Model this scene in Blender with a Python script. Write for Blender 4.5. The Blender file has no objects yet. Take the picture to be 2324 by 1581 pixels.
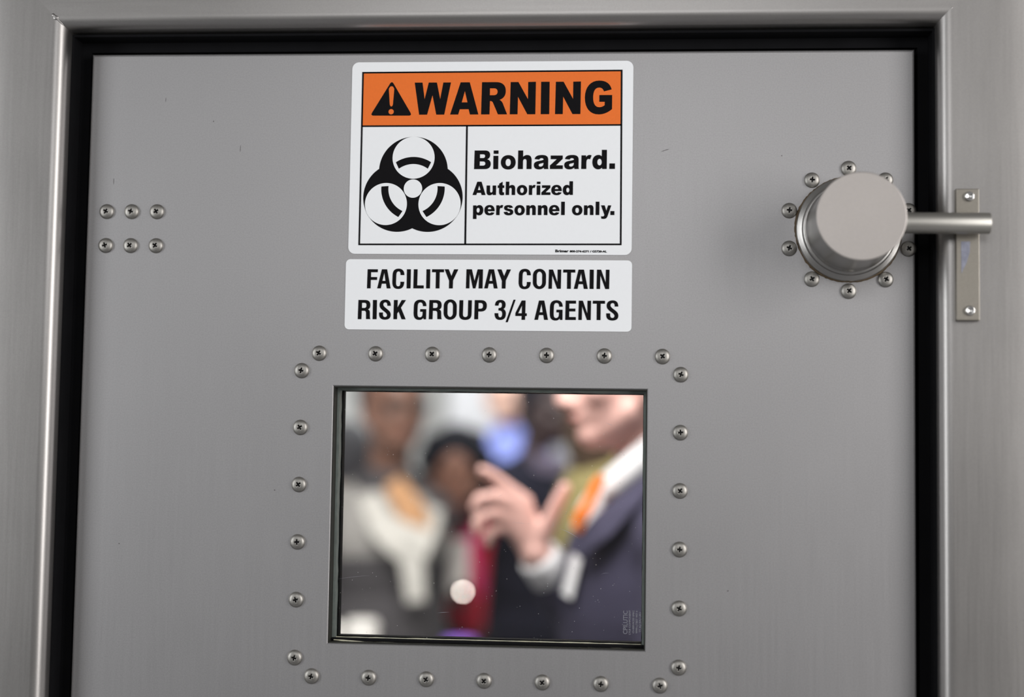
import bpy, bmesh, math, random
from mathutils import Vector, Matrix, geometry
from mathutils.bvhtree import BVHTree

random.seed(7)
C = bpy.context.scene.collection
S = bpy.context.scene
ZW = 1.504            # height of the window's centre above the floor, metres

# ------------------------------------------------------------ camera, world, lights, exposure
cam_d = bpy.data.cameras.new('camera')
cam = bpy.data.objects.new('camera', cam_d)
C.objects.link(cam)
S.camera = cam
cam_d.sensor_width = 36.0
cam_d.lens = 3425.6 / 2324 * 36.0
cam_d.clip_start = 0.02
cam_d.dof.use_dof = True
cam_d.dof.focus_distance = 1.345
cam_d.dof.aperture_fstop = 1.65
cam.matrix_world = Matrix(((0.996711, -0.00938586, 0.0804928, 0.127098),
                           (0.07964105, -0.07019449, -0.99434905, -1.326092),
                           (0.01498297, 0.99748917, -0.06921612, ZW + 0.055747),
                           (0, 0, 0, 1)))

S.view_settings.view_transform = 'Standard'
S.view_settings.look = 'None'
S.view_settings.gamma = 1.0
S.view_settings.exposure = 0.0
S.view_settings.use_curve_mapping = False

world = bpy.data.worlds.new('world')
S.world = world
world.use_nodes = True
world.node_tree.nodes['Background'].inputs[0].default_value = (0.30, 0.295, 0.29, 1)
world.node_tree.nodes['Background'].inputs[1].default_value = 0.55


def area(name, loc, target, w, h, power, color=(1, 1, 1)):
    d = bpy.data.lights.new(name, 'AREA')
    d.shape = 'RECTANGLE'
    d.size, d.size_y, d.energy, d.color = w, h, power, color
    o = bpy.data.objects.new(name, d)
    C.objects.link(o)
    o.location = loc
    o.rotation_euler = (Vector(target) - Vector(loc)).to_track_quat('-Z', 'Y').to_euler()
    return o


# the corridor in front of the door: bright windows left and right, a fill added behind the camera to brighten the door's centre
area('corridor_window_right', (2.3, -1.7, 2.0), (0.2, 0, 1.6), 0.8, 1.8, 51, (1.0, 0.975, 0.96))
area('corridor_window_left', (-2.4, -1.7, 1.9), (-0.2, 0, 1.6), 0.7, 1.8, 30, (0.96, 0.98, 1.0))
area('centre_glow_fill', (0.0, -1.75, 2.14), (0.0, 0, 1.72), 0.9, 0.5, 5, (0.99, 0.99, 1.0))  # added fill: a glow in the middle of the door, darker corners
# the room behind the door
area('room_lamp', (-0.45, 1.2, 2.62), (-0.4, 3.0, 1.2), 1.6, 1.0, 48, (1.0, 0.97, 0.94))
area('people_front_fill', (-0.15, 0.45, 2.55), (0.05, 1.4, 1.4), 1.4, 0.6, 34, (1.0, 0.96, 0.94))  # added fill, brightens the fronts and faces of the people
area('room_lamp_far', (-0.3, 3.9, 2.62), (-0.3, 5.0, 1.2), 2.4, 1.0, 60, (1.0, 1.0, 1.0))


# ------------------------------------------------------------ helpers
def tag(o, label=None, cat=None, group=None, kind=None):
    if label: o['label'] = label
    if cat: o['category'] = cat
    if group: o['group'] = group
    if kind: o['kind'] = kind
    return o


def empty(name, loc=(0, 0, 0), parent=None):
    o = bpy.data.objects.new(name, None)
    o.empty_display_size = 0.05
    C.objects.link(o)
    o.location = loc
    if parent: o.parent = parent
    return o


def obj(name, bm, mat, parent=None, loc=(0, 0, 0), smooth=False):
    me = bpy.data.meshes.new(name)
    bm.to_mesh(me)
    bm.free()
    return obj_me(name, me, mat, parent, loc, smooth)


def obj_me(name, me, mat, parent=None, loc=(0, 0, 0), smooth=False):
    if mat is not None:
        me.materials.clear()
        me.materials.append(mat)
    if smooth:
        me.polygons.foreach_set('use_smooth', [True] * len(me.polygons))
    o = bpy.data.objects.new(name, me)
    C.objects.link(o)
    o.location = loc
    if parent: o.parent = parent
    return o


def add_box(bm, x0, x1, y0, y1, z0, z1, bevel=0.0, seg=2):
    r = bmesh.ops.create_cube(bm, size=1.0)
    vs = r['verts']
    for v in vs:
        v.co = Vector(((x0 + x1) / 2 + v.co.x * (x1 - x0), (y0 + y1) / 2 + v.co.y * (y1 - y0), (z0 + z1) / 2 + v.co.z * (z1 - z0)))
    if bevel > 0:
        es = list({e for v in vs for e in v.link_edges})
        bmesh.ops.bevel(bm, geom=es, offset=bevel, segments=seg, affect='EDGES', profile=0.5)


def add_lathe(bm, prof, axis_o, axis, seg=48, cap_start=False, cap_end=True):
    """prof: list of (radius, distance along axis)."""
    a = Vector(axis).normalized()
    u = a.orthogonal().normalized()
    w = a.cross(u)
    rings = []
    for r, d in prof:
        rings.append([bm.verts.new(Vector(axis_o) + a * d + (u * math.cos(t) + w * math.sin(t)) * r)
                      for t in [2 * math.pi * k / seg for k in range(seg)]])
    for A, B in zip(rings, rings[1:]):
        for k in range(seg):
            bm.faces.new((A[k], A[(k + 1) % seg], B[(k + 1) % seg], B[k]))
    if cap_start: bm.faces.new(list(reversed(rings[0])))
    if cap_end: bm.faces.new(rings[-1])


def add_tube(bm, pts, radii, seg=10):
    """round tube with hemispherical ends along a polyline"""
    P = [Vector(p) for p in pts]
    R = list(radii) if hasattr(radii, '__len__') else [radii] * len(P)
    path = []
    d0 = (P[1] - P[0]).normalized()
    d1 = (P[-1] - P[-2]).normalized()
    for k in range(1, 4):
        t = math.pi / 2 * (1 - k / 4)
        path.append((P[0] - d0 * R[0] * math.sin(t), R[0] * math.cos(t), d0))
    for i, p in enumerate(P):
        if i == 0: d = d0
        elif i == len(P) - 1: d = d1
        else: d = ((P[i + 1] - p).normalized() + (p - P[i - 1]).normalized()).normalized()
        path.append((p, R[i], d))
    for k in range(3, 0, -1):
        t = math.pi / 2 * (1 - k / 4)
        path.append((P[-1] + d1 * R[-1] * math.sin(t), R[-1] * math.cos(t), d1))
    u = d0.orthogonal().normalized()
    rings = []
    for p, r, d in path:
        u = (u - d * u.dot(d)).normalized()
        w = d.cross(u)
        rings.append([bm.verts.new(p + (u * math.cos(a) + w * math.sin(a)) * r) for a in [2 * math.pi * k / seg for k in range(seg)]])
    for A, B in zip(rings, rings[1:]):
        for k in range(seg):
            bm.faces.new((A[k], A[(k + 1) % seg], B[(k + 1) % seg], B[k]))
    s = bm.verts.new(P[0] - d0 * R[0])
    e = bm.verts.new(P[-1] + d1 * R[-1])
    for k in range(seg):
        bm.faces.new((s, rings[0][(k + 1) % seg], rings[0][k]))
        bm.faces.new((e, rings[-1][k], rings[-1][(k + 1) % seg]))


def add_ell(bm, c, axes, seg=20, rings=14):
    """axes: three vectors (half axes)"""
    r = bmesh.ops.create_uvsphere(bm, u_segments=seg, v_segments=rings, radius=1.0)
    A = [Vector(a) for a in axes]
    for v in r['verts']:
        x, y, z = v.co
        v.co = Vector(c) + A[0] * x + A[1] * y + A[2] * z


def evaluated(bm, mods):
    """mesh of bm after a list of (type, settings) modifiers"""
    me = bpy.data.meshes.new('shape')
    bm.to_mesh(me)
    bm.free()
    o = bpy.data.objects.new('shape', me)
    C.objects.link(o)
    for t, kw in mods:
        m = o.modifiers.new(t, t)
        for k, v in kw.items():
            setattr(m, k, v)
    dg = bpy.context.evaluated_depsgraph_get()
    dg.update()
    out = bpy.data.meshes.new_from_object(o.evaluated_get(dg))
    bpy.data.objects.remove(o)
    bpy.data.meshes.remove(me)
    return out


# ------------------------------------------------------------ materials
def nt(name):
    m = bpy.data.materials.new(name)
    m.use_nodes = True
    t = m.node_tree
    return m, t.nodes, t.links, t.nodes['Principled BSDF']


def plain(name, col, rough=0.6, metal=0.0, var=0.06, scale=40, bump=0.0, spec=None):
    """a plain surface with a little procedural variation in its colour"""
    m, N, L, b = nt(name)
    co = N.new('ShaderNodeTexCoord')
    no = N.new('ShaderNodeTexNoise')
    no.inputs['Scale'].default_value = scale
    no.inputs['Detail'].default_value = 4
    L.new(co.outputs['Object'], no.inputs['Vector'])
    mx = N.new('ShaderNodeMix')
    mx.data_type = 'RGBA'
    mx.inputs['A'].default_value = tuple(c * (1 - var) for c in col) + (1,)
    mx.inputs['B'].default_value = tuple(min(1, c * (1 + var)) for c in col) + (1,)
    L.new(no.outputs['Fac'], mx.inputs['Factor'])
    L.new(mx.outputs['Result'], b.inputs['Base Color'])
    b.inputs['Roughness'].default_value = rough
    b.inputs['Metallic'].default_value = metal
    if spec is not None: b.inputs['Specular IOR Level'].default_value = spec
    if bump:
        bp_ = N.new('ShaderNodeBump')
        bp_.inputs['Strength'].default_value = bump
        bp_.inputs['Distance'].default_value = 0.002
        L.new(no.outputs['Fac'], bp_.inputs['Height'])
        L.new(bp_.outputs['Normal'], b.inputs['Normal'])
    return m


def steel(name, col, rough, grain=0.05, streak=0.05, stretch=(60, 60, 2.0), blotch=0.05, metal=1.0, rvar=0.08):
    """stainless steel: fine grain, brushed streaks and large dull blotches"""
    m, N, L, b = nt(name)
    co = N.new('ShaderNodeTexCoord')

    def noise(scale, vec=None, detail=3):
        n = N.new('ShaderNodeTexNoise')
        n.inputs['Scale'].default_value = scale
        n.inputs['Detail'].default_value = detail
        L.new(vec or co.outputs['Object'], n.inputs['Vector'])
        return n.outputs['Fac']
    mp = N.new('ShaderNodeMapping')
    mp.inputs['Scale'].default_value = stretch
    L.new(co.outputs['Object'], mp.inputs['Vector'])
    g_, s_, l_ = noise(750, detail=1), noise(6, mp.outputs['Vector']), noise(5.5)

    def scaled(v, amp):
        a = N.new('ShaderNodeMath'); a.operation = 'MULTIPLY_ADD'
        L.new(v, a.inputs[0]); a.inputs[1].default_value = 2 * amp; a.inputs[2].default_value = -amp
        return a.outputs[0]

    def add(a, c):
        n = N.new('ShaderNodeMath'); n.operation = 'ADD'
        L.new(a, n.inputs[0])
        if isinstance(c, float): n.inputs[1].default_value = c
        else: L.new(c, n.inputs[1])
        return n.outputs[0]
    f = add(add(add(scaled(g_, grain), scaled(s_, streak)), scaled(l_, blotch)), 1.0)
    sc = N.new('ShaderNodeVectorMath'); sc.operation = 'SCALE'
    sc.inputs[0].default_value = col
    L.new(f, sc.inputs['Scale'])
    L.new(sc.outputs[0], b.inputs['Base Color'])
    b.inputs['Metallic'].default_value = metal
    L.new(add(add(scaled(s_, rvar), scaled(l_, rvar)), float(rough)), b.inputs['Roughness'])
    bu = N.new('ShaderNodeBump')
    bu.inputs['Strength'].default_value = 0.03
    bu.inputs['Distance'].default_value = 0.0006
    L.new(g_, bu.inputs['Height'])
    L.new(bu.outputs['Normal'], b.inputs['Normal'])
    return m


M_door = steel('blasted_steel', (0.405, 0.398, 0.402), 0.50, grain=0.10, streak=0.012, blotch=0.04, rvar=0.03, metal=0.9)
M_frame = steel('brushed_steel', (0.385, 0.372, 0.362), 0.41, grain=0.06, streak=0.03, blotch=0.08, rvar=0.03)
M_frame_top = steel('brushed_steel_header', (0.385, 0.372, 0.362), 0.41, grain=0.06, streak=0.03, stretch=(2, 60, 60), blotch=0.08, rvar=0.03)
M_screw = steel('screw_steel', (0.37, 0.357, 0.333), 0.47, grain=0.12, streak=0.05, blotch=0.06)
M_hub = steel('turned_steel', (0.43, 0.42, 0.405), 0.34, grain=0.03, streak=0.0, blotch=0.05, rvar=0.02)
M_cap = steel('satin_cap_steel', (0.475, 0.443, 0.42), 0.45, grain=0.06, streak=0.0, blotch=0.12, rvar=0.02, metal=0.8)
M_rod = steel('satin_rod_steel', (0.45, 0.44, 0.41), 0.45, grain=0.05, streak=0.01, stretch=(2, 60, 60))
M_plate = steel('dull_keeper_steel', (0.30, 0.28, 0.245), 0.48, grain=0.08, streak=0.03, blotch=0.14, rvar=0.03)
M_stud = steel('bright_stud_steel', (0.85, 0.84, 0.82), 0.18, grain=0.02, streak=0.02)
M_rubber = plain('black_rubber', (0.006, 0.006, 0.007), 0.75, var=0.3, spec=0.1)
M_sealant = plain('brown_sealant', (0.10, 0.068, 0.035), 0.7, var=0.5, scale=180, bump=0.5)
M_gasket = plain('grey_green_gasket', (0.15, 0.175, 0.16), 0.55, var=0.35, scale=120)
M_liner = plain('dark_olive_liner', (0.018, 0.018, 0.013), 0.6, var=0.5, scale=90)
M_bead = plain('cream_glazing_bead', (0.62, 0.60, 0.46), 0.5, var=0.4, scale=160)
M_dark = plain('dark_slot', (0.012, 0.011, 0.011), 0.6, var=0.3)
M_white = plain('white_vinyl', (0.90, 0.92, 0.94), 0.6, var=0.015, scale=300)
M_ink = plain('black_ink', (0.0045, 0.004, 0.005), 0.6, var=0.2, scale=300, spec=0.1)
M_orange = plain('orange_ink', (0.86, 0.175, 0.020), 0.5, var=0.05, scale=500, spec=0.3)
M_film = plain('worn_blue_grey_film', (0.26, 0.27, 0.34), 0.4, var=0.5, scale=220)
M_mark = plain('scuff', (0.11, 0.10, 0.10), 0.6, var=0.3)
M_etch = plain('etched_white', (0.36, 0.36, 0.41), 0.8, var=0.2)
M_wallpaint = plain('wall_paint', (0.56, 0.56, 0.55), 0.7, var=0.03, scale=6)
M_column = plain('column_paint', (0.60, 0.60, 0.62), 0.6, var=0.02, scale=6)
M_floor = plain('grey_vinyl_floor', (0.30, 0.30, 0.31), 0.4, var=0.1, scale=12)
M_ceiling = plain('ceiling_tile', (0.70, 0.70, 0.69), 0.8, var=0.05, scale=30)


def glass_material():
    m, N, L, b = nt('clear_pane')
    out = N['Material Output']
    N.remove(b)
    fr = N.new('ShaderNodeFresnel'); fr.inputs['IOR'].default_value = 1.45
    tr = N.new('ShaderNodeBsdfTransparent'); tr.inputs['Color'].default_value = (0.97, 0.98, 0.975, 1)
    gl = N.new('ShaderNodeBsdfGlossy'); gl.inputs['Roughness'].default_value = 0.02
    mx = N.new('ShaderNodeMixShader')
    L.new(fr.outputs[0], mx.inputs[0]); L.new(tr.outputs[0], mx.inputs[1]); L.new(gl.outputs[0], mx.inputs[2])
    # specks of dust, thicker towards some patches
    co = N.new('ShaderNodeTexCoord')
    vo = N.new('ShaderNodeTexVoronoi'); vo.inputs['Scale'].default_value = 260
    L.new(co.outputs['Object'], vo.inputs['Vector'])
    lt = N.new('ShaderNodeMath'); lt.operation = 'LESS_THAN'; lt.inputs[1].default_value = 0.085
    L.new(vo.outputs['Distance'], lt.inputs[0])
    no = N.new('ShaderNodeTexNoise'); no.inputs['Scale'].default_value = 90; no.inputs['Detail'].default_value = 2
    L.new(co.outputs['Object'], no.inputs['Vector'])
    gt = N.new('ShaderNodeMath'); gt.operation = 'GREATER_THAN'; gt.inputs[1].default_value = 0.58
    L.new(no.outputs['Fac'], gt.inputs[0])
    mu = N.new('ShaderNodeMath'); mu.operation = 'MULTIPLY'
    L.new(lt.outputs[0], mu.inputs[0]); L.new(gt.outputs[0], mu.inputs[1])
    am = N.new('ShaderNodeMath'); am.operation = 'MULTIPLY'; am.inputs[1].default_value = 0.5
    L.new(mu.outputs[0], am.inputs[0])
    du = N.new('ShaderNodeBsdfDiffuse'); du.inputs['Color'].default_value = (0.8, 0.8, 0.8, 1)
    m2 = N.new('ShaderNodeMixShader')
    L.new(am.outputs[0], m2.inputs[0]); L.new(mx.outputs[0], m2.inputs[1]); L.new(du.outputs[0], m2.inputs[2])
    L.new(m2.outputs[0], out.inputs['Surface'])
    return m


M_glass = glass_material()


# ------------------------------------------------------------ flat printed shapes (in the door's plane: u to the right, v up)
def contours(path):
    """'M x y L x y C .. Z' -> list of closed point lists"""
    out, cur, tok, i = [], [], path.split(), 0
    while i < len(tok):
        t = tok[i]
        if t in 'ML':
            cur.append((float(tok[i + 1]), float(tok[i + 2]))); i += 3
        elif t == 'C':
            c = [float(x) for x in tok[i + 1:i + 7]]
            p0 = cur[-1]
            for k in range(1, 9):
                s = k / 8
                a, b_, c_, d = (1 - s) ** 3, 3 * s * (1 - s) ** 2, 3 * s * s * (1 - s), s ** 3
                cur.append((a * p0[0] + b_ * c[0] + c_ * c[2] + d * c[4], a * p0[1] + b_ * c[1] + c_ * c[3] + d * c[5]))
            i += 7
        elif t == 'Z':
            if abs(cur[0][0] - cur[-1][0]) + abs(cur[0][1] - cur[-1][1]) < 1e-6: cur.pop()
            out.append(cur); cur = []; i += 1
        else:
            i += 1
    return out


def add_flat(bm, loops, y, sc=0.001):
    """fill [outer, hole, ...] (millimetres) at depth y, facing the corridor (-Y)"""
    flat = [Vector((p[0], p[1], 0)) for lp in loops for p in lp]
    tris = geometry.tessellate_polygon([[Vector((p[0], p[1], 0)) for p in lp] for lp in loops])
    vs = [bm.verts.new((v.x * sc, y, v.y * sc)) for v in flat]
    for t in tris:
        a, b_, c = (flat[k] for k in t)
        if abs((b_ - a).cross(c - a).z) < 1e-9: continue
        f = (t[0], t[1], t[2]) if (b_ - a).cross(c - a).z > 0 else (t[0], t[2], t[1])
        try: bm.faces.new([vs[k] for k in f])
        except ValueError: pass


def split_shapes(loops):
    """group loops into [outer, holes...] by containment of their first point"""
    def area_(l): return abs(sum(a[0] * b_[1] - b_[0] * a[1] for a, b_ in zip(l, l[1:] + l[:1]))) / 2
    def inside(p, l):
        r = False
        for a, b_ in zip(l, l[1:] + l[:1]):
            if (a[1] > p[1]) != (b_[1] > p[1]) and p[0] < (b_[0] - a[0]) * (p[1] - a[1]) / (b_[1] - a[1]) + a[0]: r = not r
        return r
    ls = sorted(loops, key=area_, reverse=True)
    groups = []
    for l in ls:
        for g_ in groups:
            if inside(l[0], g_[0]):
                g_.append(l); break
        else: groups.append([l])
    return groups


def lettering(name, line, y, mat, parent):
    bm = bmesh.new()
    for ch, x0, x1, zb, zt in line:
        for grp in split_shapes(contours(GLYPHS[ch])):
            add_flat(bm, [[(x0 + p[0] / 1000 * (x1 - x0), zb + p[1] / 1000 * (zt - zb)) for p in lp] for lp in grp], y)
    return obj(name, bm, mat, parent)


def circle(cx, cy, r, n=72, a0=0.0):
    return [(cx + r * math.cos(a0 + 2 * math.pi * k / n), cy + r * math.sin(a0 + 2 * math.pi * k / n)) for k in range(n)]


def rounded(x0, x1, y0, y1, r, n=6):
    out = []
    for cx, cy, s in ((x1 - r, y1 - r, 0), (x0 + r, y1 - r, 90), (x0 + r, y0 + r, 180), (x1 - r, y0 + r, 270)):
        for k in range(n + 1):
            a = math.radians(s + 90 * k / n)
            out.append((cx + r * math.cos(a), cy + r * math.sin(a)))
    return out


def add_prism(bm, loop, y0, y1, sc=0.001):
    """solid of a convex loop (mm) between depths y0 (front) and y1 (back)"""
    A = [bm.verts.new((p[0] * sc, y0, p[1] * sc)) for p in loop]
    B = [bm.verts.new((p[0] * sc, y1, p[1] * sc)) for p in loop]
    bm.faces.new(A)
    bm.faces.new(list(reversed(B)))
    n = len(loop)
    for k in range(n):
        bm.faces.new((A[k], B[k], B[(k + 1) % n], A[(k + 1) % n]))
    bmesh.ops.recalc_face_normals(bm, faces=bm.faces[:])


def text_mesh(body, height, bold, width=None):
    """lettering of the built-in typeface as a flat mesh in the XZ plane facing -Y; left baseline at the origin"""
    cu = bpy.data.curves.new('text', 'FONT')
    cu.body = body
    cu.size = height / 0.72
    cu.offset = bold
    cu.fill_mode = 'FRONT'
    cu.resolution_u = 3
    o = bpy.data.objects.new('text', cu)
    C.objects.link(o)
    dg = bpy.context.evaluated_depsgraph_get()
    dg.update()
    me = bpy.data.meshes.new_from_object(o.evaluated_get(dg))
    bpy.data.objects.remove(o)
    xs = [v.co.x for v in me.vertices]
    k = (width / (max(xs) - min(xs))) if width else 1.0
    x0 = min(xs)
    for v in me.vertices:
        v.co = Vector(((v.co.x - x0) * k, 0, v.co.y))
    return me


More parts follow.
